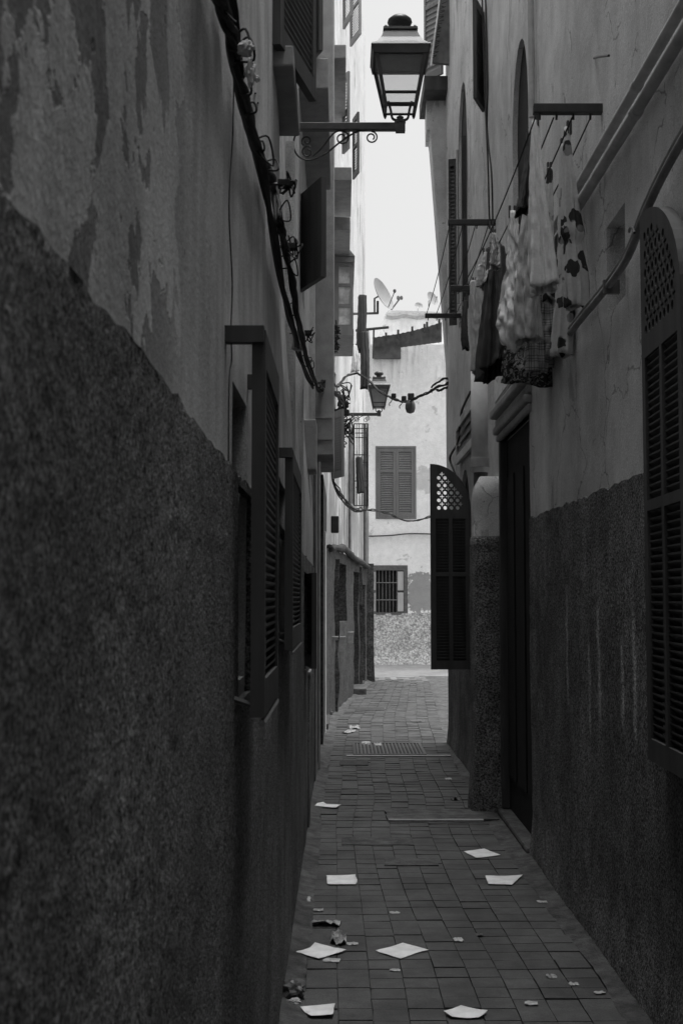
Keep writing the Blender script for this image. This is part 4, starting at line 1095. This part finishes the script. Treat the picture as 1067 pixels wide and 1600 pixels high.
# hanging lamp and connectors on the crossing cable
hl = empty('hanging_lamp', PY(641, 645, 15.5), 'dark bulb-shaped lamp hanging under the cable across the alley', 'lamp')
c = PY(641, 646, 15.5); k = 15.5 / F
MB().lathe([(1 * k, 0), (6 * k, 2 * k), (8 * k, 8 * k), (8 * k, 14 * k), (6 * k, 20 * k), (3 * k, 22 * k)], c, 14).build('shade', 'iron_grey', hl, smooth=True)
MB().box(c.x - 4 * k, c.x + 6 * k, c.y - .04, c.y + .04, c.z + 22 * k, c.z + 32 * k).build('cap', 'iron', hl, bevel=.01)
for (px, py, lab) in ((615, 618, 'small black connector on the crossing cable close to the smaller lantern'), (631, 622, 'small black connector on the crossing cable just before the hanging lamp')):
    c = PY(px, py, 15.9); e = empty('connector', c, lab, 'connector', 'connectors on the crossing cable')
    MB().box(c.x - .03, c.x + .03, c.y - .04, c.y + .04, c.z - .03, c.z + .025).build('body', 'cable', e, bevel=.01)
    MB().tube(cat([c, c + Vector((-.03, 0, -.07)), c + Vector((-.055, 0, -.1)), c + Vector((-.05, 0, -.13))], 5), .006, 5).build('loose_wire', 'cable', e)
for i, (a, c, d) in enumerate((((701, 590), (688, 594), (675, 606)), ((702, 604), (690, 606), (678, 605)), ((700, 616), (688, 608), (672, 611)))):
    pass
bundle('cable_loop', [PY(674, 606, 14.6), PY(684, 596, 14.5), PY(698, 591, 14.3), PY(703, 594, 14.25), PY(701, 603, 14.3), PY(692, 608, 14.4), PY(682, 610, 14.6)], 2, .011, .008, 'loop of black cable where the crossing bundle meets the right house', seed=21)
bundle('cable', [PY(574, 796, 24), PY(600, 800, 26), PY(620, 808, 28), PY(645, 815, 28), PY(660, 810, 27), PY(680, 806, 24), PY(700, 800, 20)], 2, .018, .02, 'sagging black cable in front of the far white wall below the grey shutters', seed=23, cat_='cable')
tag(MB().tube(cat([(fx(570), FY - .03, fz(838)), (fx(607), FY - .035, fz(837)), (fx(640), FY - .03, fz(834)), (fx(690), FY - .03, fz(835))], 6), .016, 6).build('cable', 'cable'), 'thin dark cable clipped straight across the far white wall between its two windows', 'cable')
# wavy cable on the right house
tag(MB().tube(cat([PX(735, 612, 1.17), PX(722, 640, 1.17), PX(719, 662, 1.17), PX(716, 690, 1.17), PX(703, 715, 1.16), PX(710, 738, 1.16), PX(716, 760, 1.16)], 7), .012, 6).build('cable', 'cable'), 'loose black cable curling down the right house above the arched leaf', 'cable')
# pipes along the right wall
def RA(px, py, x=1.16): return PX(px, py, x)
for (zz, r, x, m_, lab) in ((3.62, .021, 1.165, 'pipe', 'upper of two grimy pipes running along the right wall behind the laundry'), (3.515, .024, 1.16, 'pipe', 'lower and paler of two pipes running along the right wall behind the laundry')):
    e = empty('wall_pipe', (x, 3.0, zz), lab, 'pipe')
    MB().tube([(x, 1.0, zz + .01), (x, 5.0, zz), (x, 7.95, zz + .01)], r, 12).build('pipe', m_, e, smooth=True)
    for yy in (4.9, 6.4):
        MB().tube([(x, yy, zz), (x, yy + .05, zz)], r * 1.15, 12).build('joint', m_, e, smooth=True)
e = empty('wall_pipe', (1.16, 3, 2.97), 'conduit running along the right wall just above the near arched leaf and the doorway', 'pipe')
pts = cat([(1.165, 3.6, 3.22), (1.155, 4.35, 3.14), (1.15, 4.75, 3.06), (1.16, 5.2, 2.97), (1.165, 6.2, 2.955), (1.165, 7.3, 2.95), (1.17, 8.3, 3.06), (1.17, 9.6, 3.05)], 6)
MB().tube(pts, .016, 10).build('pipe', 'pipe_mid', e, smooth=True)
MB().tube([p + Vector((-.008, 0, .026)) for p in pts], .006, 6).build('cable', 'pipe', e)
for yy in (5.5, 6.6, 7.6):
    MB().box(1.14, 1.21, yy - .012, yy + .012, 2.925, 2.985).build('bracket', 'iron_grey', e)
tag(MB().tube(cat([RA(983, 362, 1.19), RA(984, 356, 1.15), RA(988, 356, 1.13), RA(991, 363, 1.12)], 4), .005, 6).build('hook', 'iron'), 'small bent iron hook in the right wall above the conduit', 'hook')
tag(MB().tube(cat([RA(928, 90, 1.2), RA(935, 88, 1.14), RA(951, 86, 1.12)], 4), .006, 6).build('spike', 'iron'), 'rusty spike in the right wall above the pipes', 'spike')
for k, (px, dy) in enumerate(((757, 0), (762, .2))):
    tag(MB().tube(cat([PX(px - 4, -20, 1.16), PX(px, 120, 1.155), PX(px + 3 - 4 * k, 200, 1.15), PX(px + 6, 270, 1.15), PX(px + 8, 345, 1.15), PX(772 + k, 385, 1.14)], 5), .007, 5).build('wire', 'cable'),
        ('dark wire' if k == 0 else 'second dark wire beside the first') + ' hanging down the right wall to a bare laundry rod', 'wire')

# ================================================================== LAUNDRY RODS, LINES, WASHING
def rod(yy, z, x0, x1, lab, th=.022):
    e = empty('laundry_rod', (x1, yy, z), lab, 'rod', 'laundry rods on the right house')
    MB().box(x0, x1, yy - th, yy + th, z - th, z + th).build('bar', 'iron', e, bevel=.004)
    n = 4
    for i in range(n):
        x = x0 + .03 + (x1 - x0 - .1) * i / (n - 1)
        MB().tube([(x, yy + .0, z - th), (x, yy + .01, z - th - .025)], .006, 5).build('eyelet', 'iron', e)
    return e
ZL = PY(890, 170, 5.78).z
rod(5.78, ZL, PY(833, 168, 5.78).x, 1.22, 'thick laundry rod over the near washing, nearest on the right house')
rod(9.3, ZL + .02, .80, 1.22, 'laundry rod at the far end of the washing, half hidden by clothes')
rod(9.8, PY(740, 347, 9.8).z, PY(700, 350, 9.8).x, 1.22, 'bare laundry rod crossing the farther round-headed window')
rod(12.9, PY(690, 493, 12.9).z, PY(664, 495, 12.9).x, 1.22, 'farthest laundry rod, bare, in front of the sky gap')
def line(x0, y0, z0, x1, y1, z1, sag, lab, grp):
    pts = [Vector((x0 + (x1 - x0) * t, y0 + (y1 - y0) * t, z0 + (z1 - z0) * t - sag * 4 * t * (1 - t))) for t in [i / 20 for i in range(21)]]
    return tag(MB().tube(pts, .0038, 5).build('clothes_line', 'cable'), lab, 'clothes line', grp)
nm = ['outermost', 'second', 'third', 'innermost']
for i in range(4):
    x = .895 + i * .085
    line(x, 5.78, ZL - .04, x - .04, 9.3, ZL - .02, .07, '%s clothes line from the alley side holding the washing' % nm[i], 'lines holding the washing')
    x = .84 + i * .1
    line(x, 9.8, PY(740, 347, 9.8).z - .03, x + .02, 12.9, PY(690, 493, 12.9).z - .0, .05, '%s bare clothes line from the alley side between the two far rods' % nm[i], 'bare lines between the far rods')

def garment(name, m_, top, length, xw, yw, lab, seed=0, flutes=5, amp=.25, gather=.15, twist=0.0, bottom_cut=0.0, cat_='garment', sway=(0, 0), n=84, K=44, prof=None, crumple=.35, pw=1.6):
    """A piece of washing pinned at its top and falling in folds: a closed hanging sleeve of cloth, open at the hem."""
    rnd = random.Random(seed); ph = [rnd.uniform(0, 6.28) for _ in range(6)]
    b = MB(); top = Vector(top)
    for i in range(K + 1):
        v = i / K
        w = gather + (1 - gather) * (1 - (1 - v) ** pw)
        if prof: w *= lerpt(prof, v)
        for j in range(n):
            q = 2 * math.pi * j / n
            q1 = q + .25 * nz(v * 2.2, seed, q * .3, 1) + ph[2] * .1
            ridge = lambda k, p: 1 - 2 * abs(math.sin((k * q1 + p) / 2)) ** .7       # sharp-backed pleats
            fl = 1 + amp * (.55 + .45 * v) * (ridge(flutes, ph[0] + 1.2 * v) * .8 + .45 * ridge(flutes * 2 + 1, ph[1] - 1.5 * v) + .3 * nz(math.cos(q) * 1.4, math.sin(q) * 1.4 + seed, v * 1.8, 1))
            x = math.cos(q) * xw * w * fl; y_ = math.sin(q) * yw * w * fl
            a = twist * v; x, y_ = x * math.cos(a) - y_ * math.sin(a), x * math.sin(a) + y_ * math.cos(a)
            c = top + Vector((sway[0] * v + .012 * math.sin(3 * v + ph[4]), sway[1] * v, -length * v + bottom_cut * v * math.sin(q + ph[2]) + .007 * v * v * math.sin(3 * q + ph[3])))
            d = crumple * (.012 * nz(math.cos(q) * 2, math.sin(q) * 2, v * 7 + seed, 1.5) + .007 * nz(math.cos(q) * 3, math.sin(q) * 3 + v * 5, v * 20 + seed, 1)) * (.4 + .6 * min(1, v * 3))
            b.v.append(c + Vector((x + d, y_ + d, d * .6)))
    b.f = [(i * n + j, i * n + (j + 1) % n, (i + 1) * n + (j + 1) % n, (i + 1) * n + j) for i in range(K) for j in range(n)] + [tuple(range(n))]
    e = empty(name, top, lab, cat_, 'washing on the lines')
    o = b.build('cloth', m_, e, smooth=True)
    so = o.modifiers.new('thickness', 'SOLIDIFY'); so.thickness = .003
    for dx in (-.5, .5):
        MB().box(top.x + dx * xw * gather - .005, top.x + dx * xw * gather + .005, top.y - .012, top.y + .012, top.z - .035, top.z + .03).build('peg', 'wood_dark', e)
    return e
def at(px, py, y): return PY(px, py, y)
def hang(name, m_, px, py0, py1, y, half_px, lab, seed, yw=.12, **kw):
    t = PY(px, py0, y); bt = PY(px, py1, y)
    return garment(name, m_, t, t.z - bt.z, half_px * y / F, yw, lab, seed, **kw)
hang('trousers', 'cloth_pale', 838, 188, 452, 6.0, 25, 'pale trousers hanging by the cuffs nearest on the outer line, hem open at the bottom', 3, .10, flutes=4, amp=.34, gather=.16, bottom_cut=.015, cat_='trousers', sway=(.022, 0), pw=1.15, crumple=.35)
hang('towel', 'cloth_dark', 826, 215, 330, 6.3, 12, 'crumpled towel coloured dark for shade, bunched on the line behind the pale trousers', 8, .10, flutes=4, amp=.3, gather=.4, cat_='towel', sway=(-.03, 0))  # shade of the fold beside the trousers is put into the dark cloth
hang('pyjamas', 'cloth_spots', 889, 198, 480, 6.05, 25, 'spotted pyjamas hanging nearest on the inner line', 5, .06, flutes=3, amp=.30, gather=.18, cat_='pyjamas', prof=[(0, 1), (.45, 1.05), (.6, 1.1), (.63, .72), (.8, .9), (1, .8)], pw=1.2, crumple=.3)
hang('pyjamas', 'cloth_spots', 880, 225, 555, 6.5, 18, 'spotted pyjama leg hanging lower behind the first spotted one', 15, .06, flutes=3, amp=.30, gather=.35, cat_='pyjamas', sway=(-.02, 0), pw=1.2)
hang('shirt', 'cloth_pale', 800, 330, 537, 6.75, 22, 'crumpled pale shirt hanging lower than the trousers beside it', 9, .10, flutes=4, amp=.32, gather=.35, twist=.6, bottom_cut=.05, cat_='shirt', prof=[(0, .7), (.45, .75), (.62, 1.1), (.8, 1.15), (1, .6)], crumple=2.0)
hang('shirt', 'cloth_grey', 826, 300, 532, 6.6, 20, 'grey shirt tail hanging between the crumpled pale shirt and the trousers', 19, .10, flutes=4, amp=.32, gather=.4, cat_='shirt', crumple=.8)
hang('blanket', 'cloth_plaid', 862, 395, 565, 7.0, 46, 'plaid blanket hanging behind the trousers and pyjamas', 12, .16, flutes=4, amp=.3, gather=.5, cat_='blanket', crumple=.8)
hang('blanket', 'cloth_plaid', 838, 400, 582, 6.95, 18, 'folded plaid cloth, narrower of the two plaid pieces', 22, .08, flutes=3, amp=.3, gather=.6, cat_='cloth', crumple=.8)
hang('skirt', 'cloth_floral', 826, 405, 600, 7.3, 44, 'dark floral skirt hanging lowest of the washing with a rounded hem', 27, .14, flutes=4, amp=.22, gather=.35, bottom_cut=.03, cat_='skirt', crumple=.8)
hang('shirt', 'cloth_dark', 812, 360, 520, 6.9, 15, 'dark piece added as shadow between the crumpled pale shirt and the grey one', 61, .10, flutes=4, amp=.3, gather=.4, cat_='shirt', crumple=.9)  # added dark cloth stands in for the shadows between the garments
hang('pyjamas', 'cloth_spots', 858, 262, 470, 6.7, 11, 'narrow spotted sleeve hanging farther back between trousers and pyjamas', 62, .06, flutes=3, amp=.3, gather=.4, cat_='pyjamas')
hang('sheet', 'cloth_dark', 772, 385, 580, 8.0, 26, 'long dark cloth hanging beyond the crumpled pale shirt', 31, .22, flutes=6, amp=.32, gather=.45, bottom_cut=.05, cat_='cloth')
hang('sheet', 'cloth_grey', 757, 415, 574, 8.4, 17, 'long grey pleated cloth hanging beyond the dark one', 33, .2, flutes=7, amp=.34, gather=.5, bottom_cut=.04, cat_='cloth')
hang('towel', 'cloth_grey', 741, 440, 580, 8.8, 9, 'narrow grey towel at the far end of the washing', 36, .12, flutes=4, amp=.2, gather=.5, cat_='towel')
hang('rag', 'cloth_grey', 771, 366, 418, 7.7, 9, 'small twisted grey rag pinned high where the lines cross', 40, .10, flutes=4, amp=.5, gather=.5, cat_='rag')
hang('rag', 'cloth_grey', 758, 395, 447, 8.1, 11, 'second small grey rag with a loop, lower than the twisted one', 44, .10, flutes=4, amp=.5, gather=.5, cat_='rag')
hang('towel', 'cloth_dark', 728, 470, 545, 9.1, 6, 'short dark towel last on the lines before the open sky', 47, .06, flutes=3, amp=.2, gather=.5, cat_='towel')
# washing on the white house
e0 = empty('drying_pole', PY(566, 512, 20), 'dark pole with washing sticking out from the white house under the satellite dish', 'pole')
MB().tube([PY(556, 516, 20.2), PY(607, 511, 20)], .022, 8).build('bar', 'iron', e0)
MB().tube([PY(584, 512, 20.1), PY(583, 560, 20.1)], .016, 6).build('hanger', 'iron', e0)
hang('drape', 'cloth_dark', 565, 463, 548, 19.0, 8, 'long dark cloth hanging from the enclosed balcony', 51, .16, flutes=4, amp=.15, gather=.9, cat_='cloth')
hang('drape', 'cloth_dark', 569, 520, 606, 18.9, 8, 'dark cloth hanging lower, touching the smaller lantern', 52, .16, flutes=4, amp=.2, gather=.85, cat_='cloth')
hang('drape', 'cloth_grey', 574, 515, 590, 20.2, 5, 'narrow grey cloth hanging from the drying pole', 53, .1, flutes=4, amp=.15, gather=.7, cat_='cloth')
hang('rag', 'cloth_pale', 554, 540, 580, 18.2, 7, 'pale crumpled rag hanging under the enclosed balcony', 54, .12, flutes=4, amp=.4, gather=.5, cat_='rag')
hang('drape', 'cloth_dark', 562, 715, 770, 21.0, 6, 'dark cloth hung out over the iron window cage', 55, .14, flutes=4, amp=.2, gather=.9, cat_='cloth')
# planter
pl = empty('hanging_plant', PY(525, 550, 13.9), 'dark leafy plant hanging on the white wall beside the overhang', 'plant')
b = MB(); rnd = random.Random(3)
for k in range(130):
    c = PY(rnd.gauss(525, 2.3), rnd.uniform(505, 549), 14.05 + rnd.uniform(-.1, .1)); s = rnd.uniform(.015, .03)
    a = Vector((rnd.uniform(-1, 1), rnd.uniform(-1, 1), rnd.uniform(-1, .3))).normalized(); d = a.cross(Vector((rnd.random(), rnd.random(), rnd.random()))).normalized()
    b.add([c, c + a * s + d * s * .5, c + a * 2 * s, c + a * s - d * s * .5], [(0, 1, 2, 3)])
b.build('foliage', 'leafy', pl)
MB().tube([PY(525, 500, 14.05), PY(526, 530, 14.05), PY(525, 548, 14.05)], .008, 5).build('stem', 'leafy', pl)

# ================================================================== SATELLITE DISHES
def dish(c, r, dirn, lab, arm=None, m_='dish'):
    e = empty('satellite_dish', c, lab, 'satellite dish', 'satellite dishes on the roofs')
    q = Vector(dirn).normalized().to_track_quat('Z', 'Y').to_matrix()
    prof = [(r * t, .22 * r * t * t) for t in (0.01, .2, .4, .6, .8, .95, 1.0)] + [(r * 1.02, .235 * r), (r * .97, .19 * r), (r * .6, .05 * r), (.01, -.03 * r)]
    MB().lathe(prof, c, 28, q).build('reflector', m_, e, smooth=True)
    f = Vector(c) + q @ Vector((0, 0, r * 1.0)) - Vector((0, 0, r * .25))
    low = Vector(c) + q @ Vector((0, -r * .9 if (q @ Vector((0, -1, 0))).z < 0 else r * .9, .2 * r))
    MB().tube([low, f], r * .025, 6).build('feed_arm', 'iron', e)
    MB().lathe([(r * .05, -r * .08), (r * .09, 0), (r * .09, r * .1), (r * .04, r * .14)], f, 8).build('receiver', 'iron_grey', e)
    MB().tube([Vector(c) - q @ Vector((0, 0, .02)), Vector(c) - q @ Vector((0, 0, .12 * r + .08)), Vector(c) - q @ Vector((0, 0, .12 * r + .08)) - Vector((0, 0, r * .8))], r * .06, 8).build('mount', 'iron_grey', e)
    if arm: MB().tube(arm, .022, 6).build('arm', 'iron', e)
    return e
dish(PY(594, 461, 21), .285, (.80, -.42, .36), 'large oval satellite dish on an arm sticking out from the white house', [PY(548, 490, 20.2), PY(590, 489, 21), PY(590, 470, 21)])
dish(PY(654, 478, 34), .11, (.2, -.9, .5), 'small pale satellite dish half hidden on the far parapet')
dish(PY(674, 467, 34), .2, (.6, -.6, .3), 'mid-sized satellite dish on the far parapet behind the clothes lines')
e = empty('antenna', PY(612, 484, 33.2), 'small antenna arm with a twin head on the far parapet beside the large dish', 'antenna')
MB().tube([PY(611, 484, 33.2), PY(624, 467, 33.2)], .022, 6).build('arm', 'iron_grey', e)
for px in (622, 627): MB().lathe([(.03, -.05), (.045, 0), (.03, .05)], PY(px, 465, 33.2), 8).build('receiver', 'iron_grey', e)

# ================================================================== DRAIN AND LITTER
gx0, gx1, gy0, gy1 = .12, .87, 13.22, 14.25
gr = empty('drain_grate', ((gx0 + gx1) / 2, gy0, 0), 'dark iron drain grate set across the paving halfway down the alley', 'drain grate')
MB().plate(lambda u, v, t: Vector((u, v, t)), rect(gx0, gx1, gy0, gy1), [rect(gx0 + .03, gx1 - .03, gy0 + .04, gy1 - .04)], -.012, .010).build('frame', 'iron', gr)
MB().box(gx0 + .03, gx1 - .03, gy0 + .04, gy1 - .04, -.02, .0035).build('sump', 'mortar', gr)
for i in range(18):
    x = gx0 + .05 + (gx1 - gx0 - .10) * i / 17
    MB().box(x - .006, x + .006, gy0 + .035, gy1 - .035, .0, .009).build('bar', 'iron_grey', gr)

def sheet(px_poly, lab, curl=.012, seed=0):
    pts = [PZ(a, b, .006) for a, b in px_poly]
    c = sum(pts, Vector()) / len(pts)
    ol = fine([(p.x, p.y) for p in pts], .035)
    ol = [(a + .005 * nz(a, b, seed, 22) + .002 * nz(a, b, seed, 70), b + .005 * nz(a, b, seed + 4, 22)) for a, b in ol]
    xs = [p[0] for p in ol]; ys_ = [p[1] for p in ol]
    g = []
    s = .03
    for i in range(int((max(xs) - min(xs)) / s)):
        for j in range(int((max(ys_) - min(ys_)) / s)):
            p = (min(xs) + s * (i + .5), min(ys_) + s * (j + .5))
            if inside(p, ol): g.append(p)
    vs, fs = cdt(ol, [], g)
    R_ = max((Vector(p) - Vector((c.x, c.y))).length for p in ol)
    b = MB(); b.add([(a, d, .006 + curl * .55 * ((Vector((a, d)) - Vector((c.x, c.y))).length / R_) ** 3 * (.6 + nz(a, d, seed, 6)) + .005 * abs(nz(a, d, seed, 9)) + .002 * abs(nz(a, d, seed, 30))) for a, d in vs], fs)
    o = b.build('paper_sheet', 'paper', smooth=True)
    so = o.modifiers.new('thickness', 'SOLIDIFY'); so.thickness = .0006
    return tag(o, lab, 'paper', 'sheets of paper on the paving')
sheet([(486, 1257), (505, 1254), (510, 1257), (533, 1258), (525, 1264), (492, 1260)], 'narrow curled white sheet against the left wall, farthest of the loose papers', .03, 1)
sheet([(510, 1369.5), (555, 1368.5), (558, 1376), (556, 1383), (511, 1383)], 'rectangular white sheet with a torn side lying square beside the left cement edge', .008, 2)
sheet([(724, 1331), (757, 1327), (782, 1337), (744, 1342)], 'diamond of white paper on the right side of the paving, just beyond the trapezium sheet', .01, 3)
sheet([(758, 1370), (816, 1370), (800, 1383), (763, 1383.5)], 'white sheet shaped like a trapezium near the right wall foot', .02, 4)
sheet([(462, 1489), (484, 1482), (492, 1475), (542, 1486), (498, 1500)], 'white sheet with a notched corner lying among wrappers on the left', .01, 5)
sheet([(586, 1487), (630, 1475), (670, 1486), (650, 1490), (640, 1494), (625, 1499), (610, 1495)], 'large white diamond sheet with a nibbled edge in the middle of the paving', .008, 6)
sheet([(469, 1576), (495, 1573), (523, 1572), (520, 1590), (486, 1590), (476, 1583)], 'curled white sheet by the dark plastic bag at the bottom left', .02, 7)
sheet([(693, 1583), (720, 1575), (762, 1583), (748, 1592), (730, 1593.5), (705, 1591)], 'rounded white sheet nearest to the viewer on the right half of the paving', .012, 8)

def scrap(px, py, wpx, hpx, m_, lab, seed, lift=.012, name='litter_scrap', rot=0):
    """A torn, creased flake of paper or film lying on the tiles."""
    c = PZ(px, py, 0); k = c.y / F; rnd = random.Random(seed * 7)
    w = wpx * k / 2; d = max(.011, hpx * k * c.y / 1.6 / 2)
    b = MB(); nu, nv = 7, 4
    big = lift > .014
    for i in range(nu):
        for j in range(nv):
            u, v = -1 + 2 * i / (nu - 1), -1 + 2 * j / (nv - 1)
            e_ = 1 if 0 < i < nu - 1 else .55 + .4 * rnd.random()
            x = (u + rnd.uniform(-.12, .12)) * w; y_ = (v * e_ + rnd.uniform(-.22, .22)) * d
            x, y_ = x * math.cos(rot) - y_ * math.sin(rot), x * math.sin(rot) + y_ * math.cos(rot)
            z = .004 + abs(rnd.gauss(0, .5)) * lift * (1.6 if big else .6)
            b.v.append(c + Vector((x, y_, z)))
    b.f = [(i * nv + j, (i + 1) * nv + j, (i + 1) * nv + j + 1, i * nv + j + 1) for i in range(nu - 1) for j in range(nv - 1)]
    o = b.build(name, m_)
    so = o.modifiers.new('thickness', 'SOLIDIFY'); so.thickness = .0012
    return tag(o, lab, 'litter', 'scraps of litter on the paving')
scrap(476, 1408, 18, 7, 'scrap', 'crumpled pale scrap at the left cement edge beyond the long wrapper', 1)
scrap(497, 1424, 16, 4, 'foil', 'dull flat scrap just beyond the long wrapper', 2, .006)
scrap(509, 1446, 42, 8, 'foil', 'long crumpled shiny wrapper on the left of the paving', 3, .018, 'wrapper', -.12)
scrap(529, 1472, 25, 14, 'foil', 'dark crumpled wrapper touching the notched sheet', 4, .026, 'wrapper')
scrap(550, 1477, 18, 4, 'scrap', 'small bright strip beside the dark crumpled wrapper', 5, .008)
scrap(455, 1483, 12, 6, 'scrap', 'tiny pale scrap between the notched sheet and the left wall', 6, .012)
scrap(518, 1503, 24, 5, 'scrap', 'thin pale strip just in front of the notched sheet', 7, .008, rot=-.15)
scrap(617, 1428, 15, 3, 'scrap', 'small white sliver in the middle of the paving beyond the diamond sheet', 8, .006)
scrap(617, 1518, 16, 3, 'scrap', 'small white sliver in front of the large diamond sheet', 9, .006)
scrap(716, 1471, 15, 5, 'scrap', 'torn white bit right of the large diamond sheet', 10, .008)
scrap(749, 1463, 10, 4, 'bag', 'black bottle-cap sized bit right of the torn white bit', 11, .012)
scrap(830, 1571, 20, 5, 'scrap', 'small white rectangle right of the rounded sheet', 12, .006)
scrap(862, 1529, 15, 6, 'foil', 'dark and pale scrap on the right tiles before the wall foot', 13, .012)
scrap(896, 1540, 15, 4, 'scrap', 'pale sliver on the right tiles nearest the cement edge', 14, .008)
scrap(937, 1554, 17, 4, 'scrap', 'pale sliver lying on the right cement edge', 15, .01, rot=.3)
scrap(847, 1411, 15, 3, 'scrap', 'pale sliver by the right wall foot beyond the others', 16, .008)
scrap(700, 1218, 10, 3, 'scrap', 'tiny pale bit near the foot of the plaster pier', 17, .008)
scrap(711, 1250, 12, 4, 'bag', 'dark bit of litter near the foot of the plaster pier', 18, .015)
scrap(554, 1138, 16, 4, 'foil', 'white strip beyond the drain grate near the left house', 19, .02)
scrap(546, 1145, 12, 4, 'foil', 'dark and white strip just before the white one beyond the grate', 20, .015, rot=-.4)
scrap(572, 1162, 14, 4, 'scrap', 'pale scrap lying on the left end of the drain grate', 21, .012)
scrap(590, 1164, 12, 4, 'scrap', 'second pale scrap lying on the drain grate', 22, .012)
scrap(653, 1128, 20, 2, 'bag', 'dark stick lying across the paving beyond the drain grate', 23, .012)
bg_ = PZ(457, 1560, 0)
blobcloth(tag(bpy.data.objects.new('plastic_bag', None), 'dull dark crumpled plastic bag lying against the foot of the left wall', 'bag'), 'film', (0, 0, 0), .01, 'bag', 1) if False else None
e = empty('plastic_bag', bg_, 'dull dark crumpled plastic bag lying against the foot of the left wall', 'bag')
blobcloth(e, 'film', bg_ + Vector((0, 0, .03)), .042, 'bag', 7, 1.1, 1.5, .8)
blobcloth(e, 'handle', bg_ + Vector((.01, -.08, .012)), .02, 'scrap', 9, 1.3, 1.0, .5)
